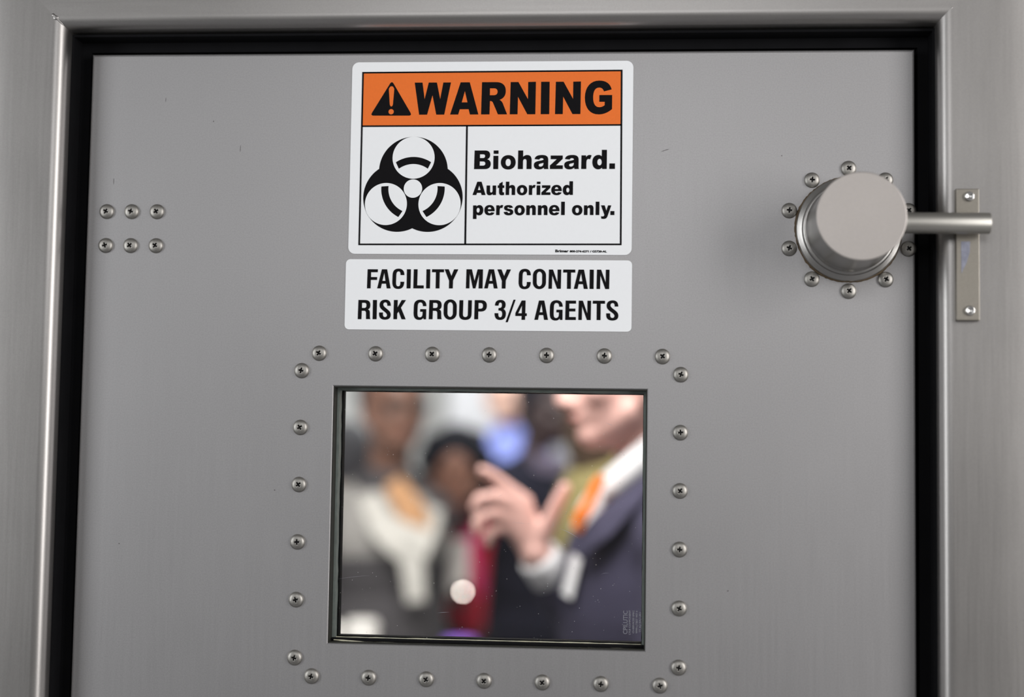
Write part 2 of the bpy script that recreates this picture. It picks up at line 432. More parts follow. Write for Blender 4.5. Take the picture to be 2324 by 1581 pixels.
GLYPHS = {
    'W': 'M 0 1000 L 214 1000 L 281 477 L 389 1000 L 611 1000 L 711 477 L 791 1000 L 1000 1000 L 829 0 L 611 0 L 497 611 L 357 0 L 138 0 Z',
    'A': 'M 0 0 L 355 1000 L 677 1000 L 1000 0 L 703 0 L 655 164 L 339 164 L 284 0 Z M 403 377 L 510 731 L 610 377 Z',
    'R': 'M 0 0 L 18 1000 L 561 1000 C 807 1000 937 899 937 724 C 937 577 853 493 702 448 C 772 420 796 392 832 335 L 1000 0 L 649 0 L 456 358 C 432 400 396 414 333 414 L 323 0 Z M 326 808 L 481 808 C 579 808 625 766 625 701 C 625 634 572 594 474 594 L 326 594 Z',
    'N': 'M 0 0 L 18 997 L 319 997 L 702 462 L 702 997 L 1000 1003 L 993 0 L 684 0 L 309 546 L 301 0 Z',
    'I': 'M 0 1000 L 1000 1000 L 1000 0 L 0 0 Z',
    'G': 'M 1000 148 C 860 45 692 -14 512 -14 C 207 -14 0 171 0 507 C 0 829 207 1025 518 1025 C 776 1025 926 927 980 751 L 699 692 C 666 773 612 810 518 810 C 375 810 301 703 301 513 C 301 317 381 207 532 207 C 609 207 676 232 732 269 L 732 373 L 532 373 L 532 580 L 1000 580 Z',
    'B': 'M 0 0 L 20 1000 L 651 1000 C 859 1000 956 900 956 761 C 956 643 892 571 783 529 C 924 493 1000 400 1000 279 C 1000 100 871 0 643 0 Z M 341 796 L 530 796 C 618 796 659 761 659 696 C 659 629 610 593 530 593 L 341 593 Z M 337 411 L 530 411 C 635 411 679 368 679 300 C 679 229 622 186 530 186 L 333 186 Z',
    'i': 'M 40 1000 L 1000 1000 L 1000 821 L 40 821 Z M 0 714 L 973 714 L 973 0 L 0 0 Z',
    'o': 'M 500 750 C 800 750 1000 595 1000 362 C 1000 130 800 -25 500 -25 C 200 -25 0 130 0 362 C 0 595 200 750 500 750 Z M 495 554 C 604 554 676 474 676 354 C 676 234 604 154 495 154 C 387 154 315 234 315 354 C 315 474 387 554 495 554 Z',
    'h': 'M 0 0 L 15 1000 L 371 1000 L 371 654 C 454 718 551 754 673 754 C 893 754 1000 654 1000 475 L 1000 0 L 639 0 L 639 404 C 639 493 600 539 512 539 C 415 539 366 486 366 386 L 366 0 Z',
    'a': 'M 694 82 C 603 11 489 -21 352 -21 C 123 -21 0 71 0 207 C 0 343 100 404 352 436 C 511 457 580 471 658 493 C 658 557 621 586 530 586 C 438 586 397 564 365 507 L 46 536 C 91 689 237 754 548 754 C 831 754 977 689 977 493 L 977 171 C 977 82 982 46 1005 0 L 703 0 C 694 29 694 46 694 82 Z M 658 343 C 603 321 534 307 466 296 C 365 279 329 257 329 207 C 329 157 374 129 447 129 C 580 129 658 189 658 296 Z',
    'z': 'M 0 0 L 0 189 L 528 529 L 52 529 L 52 725 L 984 725 L 984 546 L 466 196 L 1000 196 L 1000 0 Z',
    'r': 'M 0 0 L 13 732 L 458 732 L 458 618 C 542 707 641 754 804 754 C 876 754 941 746 1000 725 L 850 518 C 791 536 745 539 706 539 C 549 539 490 475 490 314 L 490 0 Z',
    'd': 'M 1000 0 L 682 0 L 682 82 C 585 4 516 -21 410 -21 C 171 -21 0 129 0 368 C 0 607 171 754 410 754 C 516 754 594 725 654 671 L 654 1029 L 1000 1029 Z M 498 546 C 592 546 654 475 654 368 C 654 261 592 189 498 189 C 404 189 341 261 341 368 C 341 475 404 546 498 546 Z',
    '.': 'M 0 296 L 1000 296 L 1000 0 L 0 0 Z',
    'u': 'M 0 715 L 366 715 L 366 310 C 366 225 408 185 493 185 C 592 185 641 240 641 340 L 641 715 L 1007 715 L 1000 0 L 655 0 L 655 105 C 570 20 458 -20 324 -20 C 113 -20 0 75 0 255 Z',
    't': 'M 0 725 L 216 725 L 216 850 L 742 1000 L 742 725 L 1000 725 L 1000 530 L 742 530 L 742 280 C 742 220 784 200 887 200 L 979 210 L 1000 10 C 876 -10 773 -20 670 -20 C 351 -20 216 50 216 215 L 216 530 L 0 530 Z',
    'e': 'M 1000 290 L 329 290 C 342 190 405 145 506 145 C 576 145 627 165 665 210 L 981 185 C 899 40 759 -20 506 -20 C 177 -20 0 130 0 365 C 0 600 190 755 500 755 C 823 755 1000 600 1000 290 Z M 329 440 L 671 440 C 658 540 601 590 500 590 C 405 590 348 540 329 440 Z',
    'p': 'M 0 -290 L 0 725 L 320 725 L 320 635 C 412 715 497 750 608 750 C 850 750 1000 600 1000 370 C 1000 130 837 -20 595 -20 C 497 -20 412 5 340 60 L 340 -290 Z M 497 545 C 591 545 654 473 654 365 C 654 257 591 185 497 185 C 403 185 340 257 340 365 C 340 473 403 545 497 545 Z',
    's': 'M 0 230 L 375 255 C 403 185 451 155 542 155 C 625 155 667 175 667 215 C 667 260 618 275 438 305 C 160 350 35 410 35 535 C 35 680 208 750 500 750 C 764 750 910 685 965 555 L 611 525 C 583 570 549 585 479 585 C 410 585 375 570 375 540 C 375 505 417 490 604 465 C 882 425 1000 360 1000 225 C 1000 70 833 -20 528 -20 C 208 -20 49 65 0 230 Z',
    'n': 'M 0 0 L 0 725 L 345 725 L 345 620 C 437 710 542 750 683 750 C 894 750 1000 655 1000 475 L 1000 0 L 634 0 L 634 410 C 634 495 592 540 507 540 C 408 540 366 490 366 380 L 366 0 Z',
    'l': 'M 0 1000 L 1000 1000 L 1000 0 L 0 0 Z',
    'y': 'M 0 725 L 357 725 L 532 310 L 688 725 L 1000 725 L 662 -40 C 584 -225 487 -290 260 -290 C 182 -290 104 -280 39 -265 L 13 -90 C 78 -100 130 -105 169 -105 C 260 -105 312 -75 344 10 Z',
    'cF': 'M 0 0 L 30 1000 L 1000 1000 L 988 846 L 357 846 L 357 593 L 946 593 L 935 443 L 345 443 L 339 0 Z',
    'cA': 'M 0 0 L 327 1000 L 710 1000 L 1000 0 L 720 0 L 654 246 L 336 246 L 266 0 Z M 374 393 L 514 830 L 607 393 Z',
    'cC': 'M 1000 698 L 688 698 L 677 748 C 677 846 619 889 513 889 C 370 889 317 813 317 666 L 307 321 C 307 174 354 108 497 108 C 619 108 677 157 683 256 L 683 348 L 1000 348 C 1000 92 831 -30 497 -30 C 143 -30 0 108 0 354 L 11 666 C 11 911 159 1033 513 1033 C 831 1033 1000 911 1000 698 Z',
    'cI': 'M 0 1000 L 1000 1000 L 1000 0 L 0 0 Z',
    'cL': 'M 0 0 L 18 1000 L 382 1000 L 364 157 L 1000 157 L 1000 0 Z',
    'cT': 'M 333 0 L 333 846 L 0 846 L 10 1000 L 1000 1000 L 1000 846 L 646 846 L 646 0 Z',
    'cY': 'M 344 0 L 344 403 L 0 1000 L 298 1000 L 505 643 L 697 1000 L 1000 1000 L 628 420 L 615 0 Z',
    'cM': 'M 0 0 L 19 1000 L 337 1000 L 506 387 L 685 1000 L 1000 1000 L 993 0 L 760 0 L 775 748 L 566 0 L 419 0 L 213 797 L 206 0 Z',
    'cO': 'M 500 1036 C 780 1036 1000 885 1000 694 L 1000 319 C 1000 128 780 -23 500 -23 C 220 -23 0 128 0 319 L 0 694 C 0 885 220 1036 500 1036 Z M 500 889 C 618 889 712 800 712 687 L 712 326 C 712 213 618 124 500 124 C 382 124 288 213 288 326 L 288 687 C 288 800 382 889 500 889 Z',
    'cN': 'M 0 0 L 25 1000 L 340 1000 L 715 326 L 715 1000 L 1000 1000 L 985 0 L 690 0 L 285 710 L 275 0 Z',
    'cR': 'M 0 0 L 25 1000 L 530 1000 C 851 1000 965 896 965 733 C 965 603 901 537 777 515 C 911 482 941 423 941 309 L 950 130 C 955 65 970 33 1000 7 L 663 7 C 653 33 653 49 653 98 L 644 309 C 644 407 594 440 455 440 L 297 440 L 287 0 Z M 307 853 L 307 586 L 480 586 C 614 586 668 625 668 717 C 668 814 614 853 495 853 Z',
    'cS': 'M 989 700 L 697 700 C 697 814 654 879 530 879 C 405 879 341 831 341 765 C 341 700 422 651 557 586 C 854 450 1000 375 1000 228 C 1000 65 827 -23 503 -23 C 178 -23 0 81 0 261 L 0 349 L 324 349 L 324 261 C 324 163 384 114 503 114 C 622 114 686 156 686 212 C 686 277 611 326 449 397 C 151 528 27 603 27 749 C 27 912 205 1020 530 1020 C 827 1020 989 912 989 700 Z',
    'cK': 'M 0 0 L 15 1000 L 323 1000 L 313 603 L 656 1000 L 1000 1000 L 595 603 L 1000 0 L 667 0 L 415 407 L 297 293 L 297 0 Z',
    'cG': 'M 1000 684 L 728 684 C 728 814 653 879 530 879 C 356 879 307 798 307 635 L 297 342 C 297 163 347 98 490 98 C 629 98 713 163 713 293 L 713 391 L 515 391 L 520 528 L 990 528 L 990 0 L 802 0 L 777 81 C 703 0 604 -33 455 -33 C 134 -33 0 81 0 342 L 10 651 C 10 896 183 1020 520 1020 C 827 1020 1000 896 1000 684 Z',
    'cU': 'M 15 994 L 315 994 L 300 265 C 300 162 365 117 490 117 C 625 117 700 162 700 265 L 710 994 L 1000 994 L 990 282 C 990 71 825 -32 490 -32 C 150 -32 0 71 0 282 Z',
    'cP': 'M 0 0 L 20 1000 L 518 1000 C 848 1000 1000 902 1000 707 C 1000 511 832 407 518 407 L 315 407 L 315 0 Z M 325 853 L 325 554 L 492 554 C 629 554 695 599 695 700 C 695 805 635 853 492 853 Z',
    'c3': 'M 28 729 C 28 908 178 1029 511 1029 C 817 1029 967 925 967 778 C 967 663 900 598 778 556 C 928 510 1000 435 1000 304 C 1000 92 817 -13 500 -13 C 150 -13 0 108 0 337 L 328 337 C 328 190 372 124 500 124 C 622 124 678 183 678 304 C 678 435 594 477 344 477 L 344 605 C 578 605 644 647 644 752 C 644 843 600 892 500 892 C 400 892 344 843 344 729 Z',
    'c/': 'M 0 -127 L 791 1039 L 1000 1039 L 216 -127 Z',
    'c4': 'M 549 0 L 560 196 L 0 196 L 11 353 L 549 1000 L 879 1000 L 868 337 L 1000 337 L 1000 196 L 863 196 L 852 0 Z M 247 337 L 577 745 L 566 337 Z',
    'cE': 'M 0 0 L 24 1000 L 1000 1000 L 1000 846 L 367 846 L 367 590 L 947 590 L 947 443 L 367 443 L 367 154 L 1000 154 L 1000 0 Z',
}
LINES = {
    'warning': [('W', -69.2, -36.46, 38.93, 68.13), ('A', -36.71, -11.29, 38.96, 68.19), ('R', -8.84, 14.45, 38.99, 68.24), ('N', 16.9, 39.87, 39.02, 68.3), ('I', 44.59, 52.15, 39.04, 68.34), ('N', 57.35, 80.05, 39.06, 68.38), ('G', 83.77, 107.93, 39.09, 68.44)],
    'bio': [('B', -14.29, 0.53, -10.39, 6.39), ('i', 2.9, 7.36, -10.37, 6.39), ('o', 9.62, 22.79, -10.36, 6.38), ('h', 24.87, 37.01, -10.34, 6.38), ('a', 39.14, 52.09, -10.32, 6.38), ('z', 53.45, 64.85, -10.3, 6.37), ('a', 66.14, 79.11, -10.29, 6.37), ('r', 81.29, 90.3, -10.27, 6.37), ('d', 91.06, 103.81, -10.26, 6.37), ('.', 106.16, 111.03, -10.24, 6.36)],
    'auth': [('A', -15.27, -3.67, -33.72, -21.76), ('u', -2.78, 5.65, -33.69, -21.74), ('t', 7.19, 12.94, -33.67, -21.72), ('h', 14.31, 22.72, -33.64, -21.71), ('o', 24.32, 33.5, -33.62, -21.69), ('r', 34.97, 40.95, -33.59, -21.67), ('i', 41.95, 45.2, -33.58, -21.66), ('z', 46.2, 54.17, -33.56, -21.65), ('e', 54.94, 64.26, -33.54, -21.63), ('d', 65.14, 74.09, -33.51, -21.61)],
    'pers': [('p', -14.55, -5.46, -51.75, -39.75), ('e', -4.45, 4.75, -51.72, -39.73), ('r', 6.11, 12.33, -51.69, -39.71), ('s', 12.81, 21.33, -51.67, -39.7), ('o', 22.4, 31.57, -51.64, -39.68), ('n', 32.93, 41.31, -51.61, -39.66), ('n', 43.26, 51.76, -51.59, -39.63), ('e', 53.11, 62.42, -51.56, -39.61), ('l', 63.9, 67.08, -51.54, -39.6), ('o', 73.55, 82.72, -51.5, -39.57), ('n', 84.13, 92.52, -51.47, -39.55), ('l', 94.46, 97.68, -51.45, -39.53), ('y', 99.15, 108.18, -51.43, -39.52), ('.', 107.47, 110.99, -51.41, -39.51)],
    'fac': [('cF', -108.06, -98.58, 5.35, 22.49), ('cA', -98.86, -86.79, 5.41, 22.54), ('cC', -85.33, -74.69, 5.48, 22.6), ('cI', -72.38, -68.89, 5.54, 22.65), ('cL', -66.36, -57.1, 5.59, 22.69), ('cI', -54.85, -51.48, 5.64, 22.73), ('cT', -49.91, -39.15, 5.69, 22.77), ('cY', -38.59, -26.39, 5.76, 22.83), ('cM', -19.28, -4.37, 5.88, 22.92), ('cA', -2.98, 8.95, 5.96, 22.99), ('cY', 8.51, 20.59, 5.94, 22.98), ('cC', 27.54, 38.26, 5.97, 23.02), ('cO', 40.2, 51.73, 5.98, 23.05), ('cN', 54.06, 65.14, 6.0, 23.09), ('cT', 66.91, 77.58, 6.01, 23.12), ('cA', 76.47, 88.78, 6.02, 23.14), ('cI', 90.38, 93.86, 6.04, 23.17), ('cN', 96.5, 107.74, 6.05, 23.19)],
    'risk': [('cR', -115.75, -104.36, -22.3, -5.09), ('cI', -102.38, -98.83, -22.23, -5.04), ('cS', -96.63, -86.22, -22.17, -4.99), ('cK', -83.69, -72.73, -22.08, -4.92), ('cG', -65.65, -54.33, -21.95, -4.82), ('cR', -51.97, -40.33, -21.86, -4.74), ('cO', -38.76, -27.19, -21.77, -4.67), ('cU', -24.95, -13.79, -21.67, -4.6), ('cP', -11.39, -0.41, -21.58, -4.53), ('c3', 6.61, 16.61, -21.8, -4.65), ('c/', 16.56, 25.06, -21.76, -4.62), ('c4', 25.06, 35.16, -21.72, -4.58), ('cA', 41.97, 53.99, -21.64, -4.51), ('cG', 55.54, 66.87, -21.58, -4.46), ('cE', 69.24, 78.57, -21.53, -4.41), ('cN', 80.78, 91.8, -21.47, -4.37), ('cT', 93.34, 104.07, -21.42, -4.32), ('cS', 105.28, 115.89, -21.37, -4.27)],
}

# ------------------------------------------------------------ the door
DW, DT, DB = 0.3703, 0.4145, -1.43      # half width, top and bottom relative to the window's centre
WX, WZ = 0.1392, 0.1131                # half opening of the window

door = empty('door_1', (0, 0, ZW))
tag(door, 'grey stainless steel door with a square window, closed in its frame', 'door', kind='structure')


def window_panel():
    """front sheet, hole, edges: a slab with a rounded outer edge and a square hole"""
    bm = bmesh.new()
    T, r = 0.044, 0.0025
    # rings from the back outer edge, around the rounded front edge, to the hole and through it
    prof = [(0, T), (0, r)] + [(r - r * math.cos(a), r - r * math.sin(a)) for a in (math.radians(30), math.radians(60), math.radians(90))]
    rings = []
    for u, y in prof:
        rings.append([bm.verts.new(p) for p in ((-DW + u, y, DB + u), (DW - u, y, DB + u), (DW - u, y, DT - u), (-DW + u, y, DT - u))])
    e = 0.0008
    for u, y in ((-e, 0), (0, e), (0, T)):
        rings.append([bm.verts.new(p) for p in ((-WX + u, y, -WZ + u), (WX - u, y, -WZ + u), (WX - u, y, WZ - u), (-WX + u, y, WZ - u))])
    rings.append(rings[0])
    for A, B in zip(rings, rings[1:]):
        for k in range(4):
            bm.faces.new((A[k], A[(k + 1) % 4], B[(k + 1) % 4], B[k]))
    bmesh.ops.recalc_face_normals(bm, faces=bm.faces[:])
    return bm


obj('door_panel', window_panel(), M_door, door)

# old scuffs on the sheet: short scratches printed into the surface
bm = bmesh.new()
for x, z, l, a, w in ((-229.6, 327, 6.5, 88, .45), (-346.1, 297, 6, 90, .45), (153, 325, 8, 18, .5), (30, 235.5, 4, 10, .5),
                      (-300, 372, 4, 85, .4), (-255, 352, 1.6, 60, .7), (210, -60, 1.6, 30, .9), (96, -40, 1.4, 0, 1.0), (-330, -30, 1.2, 0, .9),
                      (330, 300, 1.3, 40, .8), (255, 320, 1.2, 0, .8), (-190, 20, 1.3, 0, .9), (-60, 397, 1.4, 0, .8), (85, 399, 1.6, 20, .8)):
    ca, sa = math.cos(math.radians(a)), math.sin(math.radians(a))
    q = [(-l / 2, 0), (-l / 4, -w / 2), (l / 4, -w / 2), (l / 2, 0), (l / 4, w / 2), (-l / 4, w / 2)]
    add_flat(bm, [[(x + p[0] * ca - p[1] * sa, z + p[0] * sa + p[1] * ca) for p in q]], -0.00012)
obj('scuff_marks', bm, M_mark, door)


# --- Phillips pan-head screw: one mesh, sunk cross, placed 42 times
def screw_mesh():
    bm = bmesh.new()
    prof = [(0.0069, 0.0004), (0.0069, 0.0), (0.0069, 0.0), (0.0068, -0.0005)]
    for k in range(1, 9):
        a = math.pi / 2 * k / 9
        prof.append((0.0068 * math.cos(a) ** 0.75, -0.0005 - 0.0031 * math.sin(a)))
    add_lathe(bm, [(r, -d) for r, d in prof], (0, 0, 0), (0, -1, 0), seg=40, cap_start=True, cap_end=True)
    bmesh.ops.recalc_face_normals(bm, faces=bm.faces[:])
    cut = bmesh.new()
    # tapered cross
    for rot in (0, 1):
        top, bot = (0.0034, 0.00092, -0.006), (0.0014, 0.0005, -0.0012)
        vs = []
        for (l, w, y) in (top, bot):
            for sx, sz in ((-1, -1), (1, -1), (1, 1), (-1, 1)):
                p = (sx * l, y, sz * w) if rot == 0 else (-sz * w, y, sx * l)
                vs.append(cut.verts.new(p))
        for f in ((0, 1, 2, 3), (7, 6, 5, 4), (0, 4, 5, 1), (1, 5, 6, 2), (2, 6, 7, 3), (3, 7, 4, 0)):
            cut.faces.new([vs[k] for k in f])
    # little square funnel where the arms meet
    vs = []
    for (l, y) in ((0.0022, -0.006), (0.0009, -0.0012)):
        for sx, sz in ((0, -1), (1, 0), (0, 1), (-1, 0)):
            vs.append(cut.verts.new((sx * l, y, sz * l)))
    for f in ((0, 1, 2, 3), (7, 6, 5, 4), (0, 4, 5, 1), (1, 5, 6, 2), (2, 6, 7, 3), (3, 7, 4, 0)):
        cut.faces.new([vs[k] for k in f])
    bmesh.ops.recalc_face_normals(cut, faces=cut.faces[:])
    cm = bpy.data.meshes.new('cut')
    cut.to_mesh(cm)
    cut.free()
    co = bpy.data.objects.new('cut', cm)
    C.objects.link(co)
    me = evaluated(bm, [('BOOLEAN', dict(operation='DIFFERENCE', object=co, solver='EXACT', use_self=True))])
    bpy.data.objects.remove(co)
    bpy.data.meshes.remove(cm)
    me.materials.clear()
    me.materials.append(M_screw)
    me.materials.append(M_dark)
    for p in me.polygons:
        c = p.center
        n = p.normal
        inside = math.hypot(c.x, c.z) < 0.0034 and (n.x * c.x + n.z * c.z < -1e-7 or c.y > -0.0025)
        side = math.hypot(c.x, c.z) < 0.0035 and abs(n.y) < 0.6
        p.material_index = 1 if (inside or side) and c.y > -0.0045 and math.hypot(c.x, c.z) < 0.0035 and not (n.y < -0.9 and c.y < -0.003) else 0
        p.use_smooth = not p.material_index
    return me


SCREW = screw_mesh()
SP = 0.0508
spots = []
HS, WS = 0.1422, 0.1682
for k in range(7):
    spots += [((k - 3) * SP - 0.0003, HS), ((k - 3) * SP - 0.0003, -HS)]
for j in range(6):
    spots += [(-WS, (2.5 - j) * 0.0506), (WS, (2.5 - j) * 0.0506)]
for x in (-0.3514, -0.3283, -0.3048):
    spots += [(x, 0.2692), (x, 0.2382)]
HX, HZ = 0.3129, 0.2547
for i in range(10):
    a = math.pi / 2 + i * math.pi / 5
    spots.append((HX + 0.0539 * math.cos(a), HZ + 0.0539 * math.sin(a)))
first_screw = None
for x, z in spots:
    if first_screw is None:
        s = first_screw = bpy.data.objects.new('screw', SCREW)
    else:
        s = first_screw.copy()
    C.objects.link(s)
    s.parent = door
    s.location = (x, 0, z)
    s.rotation_euler = (0, random.uniform(0, math.pi / 2), 0)

# --- window: pane, gasket, beads, scratches, etched corner mark
win = empty('window', (0, 0, 0), door)
bm = bmesh.new()
add_box(bm, -WX - 0.006, WX + 0.006, 0.0260, 0.0320, -WZ - 0.006, WZ + 0.006)
pane = obj('glass_pane', bm, M_glass, win)


def ring_bm(x0, z0, t, y0, y1, wob=0.0):
    """rectangular ring inside +-x0, +-z0, of width t, from depth y0 to y1; wob makes its inner edge uneven"""
    bm = bmesh.new()
    rnd = random.Random(3)
    n = 26
    outer, inner = [], []
    pts = [(-1, -1), (1, -1), (1, 1), (-1, 1)]
    for k in range(4):
        a, b_ = pts[k], pts[(k + 1) % 4]
        for j in range(n):
            f = j / n
            ux, uz = a[0] + (b_[0] - a[0]) * f, a[1] + (b_[1] - a[1]) * f
            w = t + (rnd.uniform(-wob, wob) if j else 0)
            outer.append((ux * x0, uz * z0))
            inner.append((max(-x0 + w, min(x0 - w, ux * x0)), max(-z0 + w, min(z0 - w, uz * z0))))
    R = []
    for pts_, y in ((outer, y0), (inner, y0), (inner, y1), (outer, y1)):
        R.append([bm.verts.new((p[0], y, p[1])) for p in pts_])
    R.append(R[0])
    for A, B in zip(R, R[1:]):
        for k in range(len(A)):
            bm.faces.new((A[k], A[(k + 1) % len(A)], B[(k + 1) % len(A)], B[k]))
    bmesh.ops.recalc_face_normals(bm, faces=bm.faces[:])
    return bm


obj('window_liner', ring_bm(WX - 0.0002, WZ - 0.0002, 0.0007, 0.0012, 0.0255), M_liner, win)
obj('window_gasket', ring_bm(WX, WZ, 0.0029, 0.0150, 0.0260, 0.0003), M_gasket, win)
obj('rear_gasket', ring_bm(WX, WZ, 0.0032, 0.0320, 0.0430), M_rubber, win)
for z0, z1, y in ((-0.1098, -0.1092, 0.0185), (-0.1128, -0.1122, 0.0085)):
    bm = bmesh.new()
    rnd = random.Random(int(z0 * 1e5))
    add_tube(bm, [(-WX + 0.004 + (2 * WX - 0.008) * k / 30, y + rnd.uniform(-.0003, .0003), z0 + (0.0016 * (1 - k / 6) ** 2 if k < 6 and y < 0.01 else 0)) for k in range(31)],
             [0.00045 + rnd.uniform(-.0002, .0003) for k in range(31)], seg=6)
    obj('glazing_bead', bm, M_bead, win, smooth=True)
bm = bmesh.new()
add_box(bm, -WX + .0013, WX - .0013, 0.0095, 0.0149, -WZ + .0013, -WZ + 0.0034)
obj('sill_strip', bm, M_rubber, win)

for p0, p1, sag, w in (((102.8, 84.5), (109.9, 82.2), -.6, .22), ((62.7, -10.4), (78.9, -18.3), .6, .30), ((-137, -59.5), (-107.6, -55.7), .5, .16),
                       ((7.2, 16.7), (11.5, 18.8), .1, .16), ((20.1, -6.3), (33.2, -7.2), .5, .14), ((-46, -87.5), (-35, -86.6), .2, .2),
                       ((100, -50), (107, -49), .5, .15)):
    bm = bmesh.new()
    n = 8
    d = Vector((p1[0] - p0[0], p1[1] - p0[1]))
    nn = Vector((-d.y, d.x)).normalized()
    pts = [Vector(p0) + d * (k / n) + nn * sag * 4 * (k / n) * (1 - k / n) for k in range(n + 1)]
    up = [(p.x + nn.x * w * math.sin(math.pi * max(.05, min(.95, k / n))) / 2, p.y + nn.y * w * math.sin(math.pi * max(.05, min(.95, k / n))) / 2) for k, p in enumerate(pts)]
    dn = [(p.x - nn.x * w * math.sin(math.pi * max(.05, min(.95, k / n))) / 2, p.y - nn.y * w * math.sin(math.pi * max(.05, min(.95, k / n))) / 2) for k, p in enumerate(pts)]
    add_flat(bm, [dn + up[::-1]], 0.0259)
    obj('scratch', bm, M_etch, pane)

bm = bmesh.new()
for body, h, x, z0, ln in (('CPILUTIC', 0.0040, 0.1237, -0.1020, 0.0205), ('LTLB COMPONENT', 0.0015, 0.1264, -0.1025, 0.0215),
                           ('CI-SERVICES SPEC', 0.0015, 0.1296, -0.1012, 0.0200), ('9999-LTEST 997 4', 0.0016, 0.1326, -0.1012, 0.0198), ('TT AU SVU URV', 0.0017, 0.1356, -0.1003, 0.0180)):
    me = text_mesh(body, h, 0.00009, ln)
    me.transform(Matrix.Translation((x, 0.0258, z0)) @ Matrix.Rotation(-math.pi / 2, 4, 'Y'))
    bm.from_mesh(me)
    bpy.data.meshes.remove(me)
obj('etched_lettering', bm, M_etch, pane)

# --- handle: sealant ring, flange, hub with flat cap, lever
handle = empty('door_handle', (HX, 0, HZ), door)
bm = bmesh.new()
rnd = random.Random(5)
seg = 160
R = [[], [], []]
for k in range(seg):
    a = 2 * math.pi * k / seg
    w = 0.0467 + rnd.uniform(-.0002, .0004) + .0004 * math.sin(5 * a)
    for q, (r, y) in enumerate(((w, 0.0), (w - .0006, -.0010), (0.040, -.0012))):
        R[q].append(bm.verts.new((r * math.cos(a), y, r * math.sin(a))))
for A, B in zip(R, R[1:]):
    for k in range(seg):
        bm.faces.new((A[k], A[(k + 1) % seg], B[(k + 1) % seg], B[k]))
bmesh.ops.recalc_face_normals(bm, faces=bm.faces[:])
obj('sealant_ring', bm, M_sealant, handle)
bm = bmesh.new()
add_lathe(bm, [(0.0455, 0.0), (0.0455, 0.0042), (0.0452, 0.0050), (0.0446, 0.0056), (0.0412, 0.0060), (0.0409, 0.0064), (0.0409, 0.0100),
               (0.0404, 0.0112), (0.0394, 0.0118), (0.0370, 0.0120), (0.030, 0.0120)], (0, 0, 0), (0, -1, 0), 96, False, True)
obj('base_flange', bm, M_hub, handle, smooth=True)
bm = bmesh.new()
add_lathe(bm, [(0.0386, 0.0118), (0.0384, 0.0150), (0.0376, 0.0165), (0.0372, 0.0200), (0.0369, 0.0754)],
          (0, 0, 0), (0, -1, 0), 96, False, False)
hub = obj('hub', bm, M_hub, handle, smooth=True)
bm = bmesh.new()
add_lathe(bm, [(0.0369, 0.0754), (0.0368, 0.0760), (0.0365, 0.0763), (0.0360, 0.0764)], (0, 0, 0), (0, -1, 0), 96, False, True)
cap = obj('hub_cap', bm, M_cap, handle)
for p in cap.data.polygons: p.use_smooth = len(p.vertices) == 4
bm = bmesh.new()
add_lathe(bm, [(0.0098, 0.034), (0.0092, 0.039), (0.0089, 0.044), (0.0089, 0.1088), (0.0086, 0.1094), (0.0080, 0.1097)],
          (0, -0.0485, -0.0012), (1, 0, -0.004), 48, True, True)
bmesh.ops.recalc_face_normals(bm, faces=bm.faces[:])
lev = obj('lever', bm, M_rod, handle)
for p in lev.data.polygons: p.use_smooth = len(p.vertices) == 4

# ------------------------------------------------------------ the frame: folded steel with a rolled edge, mitred at the corners
frame = empty('trim_1', (0, 0, ZW))
tag(frame, 'brushed steel door frame with a rounded inner edge and mitred corners', 'door frame', kind='structure')
FY, RR = -0.030, 0.0110
U0 = 0.0150           # gap between the door's edge and the frame
prof = [(U0, 0.0500), (U0, 0.0100), (U0, FY + RR)]
for k in range(1, 11):
    a = math.pi / 2 * k / 10
    prof.append((U0 + RR - RR * math.cos(a), FY + RR - RR * math.sin(a)))
prof += [(0.060, FY), (0.2600, FY), (0.2640, FY + 0.004), (0.2640, 0.05)]


def sweep(side):
    bm = bmesh.new()
    A, B = [], []
    for u, y in prof:
        x, z = DW + u, DT + u + 0.002
        if side == 'left': a, b_ = (-x, y, DB - 0.06), (-x, y, z)
        elif side == 'right': a, b_ = (x, y, z), (x, y, DB - 0.06)
        else: a, b_ = (-x, y, z), (x, y, z)
        A.append(bm.verts.new(a)); B.append(bm.verts.new(b_))
    for k in range(len(prof) - 1):
        bm.faces.new((A[k], A[k + 1], B[k + 1], B[k]))
    return bm


for nm, side, m in (('frame_jamb', 'left', M_frame), ('frame_header', 'top', M_frame_top), ('frame_jamb', 'right', M_frame)):
    bm = sweep(side)
    bmesh.ops.recalc_face_normals(bm, faces=bm.faces[:])
    o = obj(nm, bm, m, frame, smooth=True)
    # outward normals
    c = o.data.polygons[len(prof) - 4]
    if c.normal.y > 0: o.data.flip_normals()
# welds at the mitres
for sx, th in ((-1, 0.0016), (1, 0.0007)):
    bm = bmesh.new()
    pts = []
    for k in range(4, 10):
        a = math.pi / 2 * (k + 1) / 10
        u, y = U0 + RR - RR * math.cos(a), FY + RR - RR * math.sin(a)
        pts.append((sx * (DW + u), y + 0.0006, DT + u + 0.002))
    add_tube(bm, pts, [th * (.4 + .6 * k / 5) + random.uniform(-.0002, .0003) for k in range(len(pts))], 8)
    if sx < 0: add_ell(bm, (-(DW + U0 + RR * .8), FY + 0.0010, DT + U0 + RR * .8 + 0.002), ((.0030, 0, 0), (0, .0016, 0), (0, 0, .0026)))
    obj('weld_seam', bm, M_frame, frame, smooth=True)
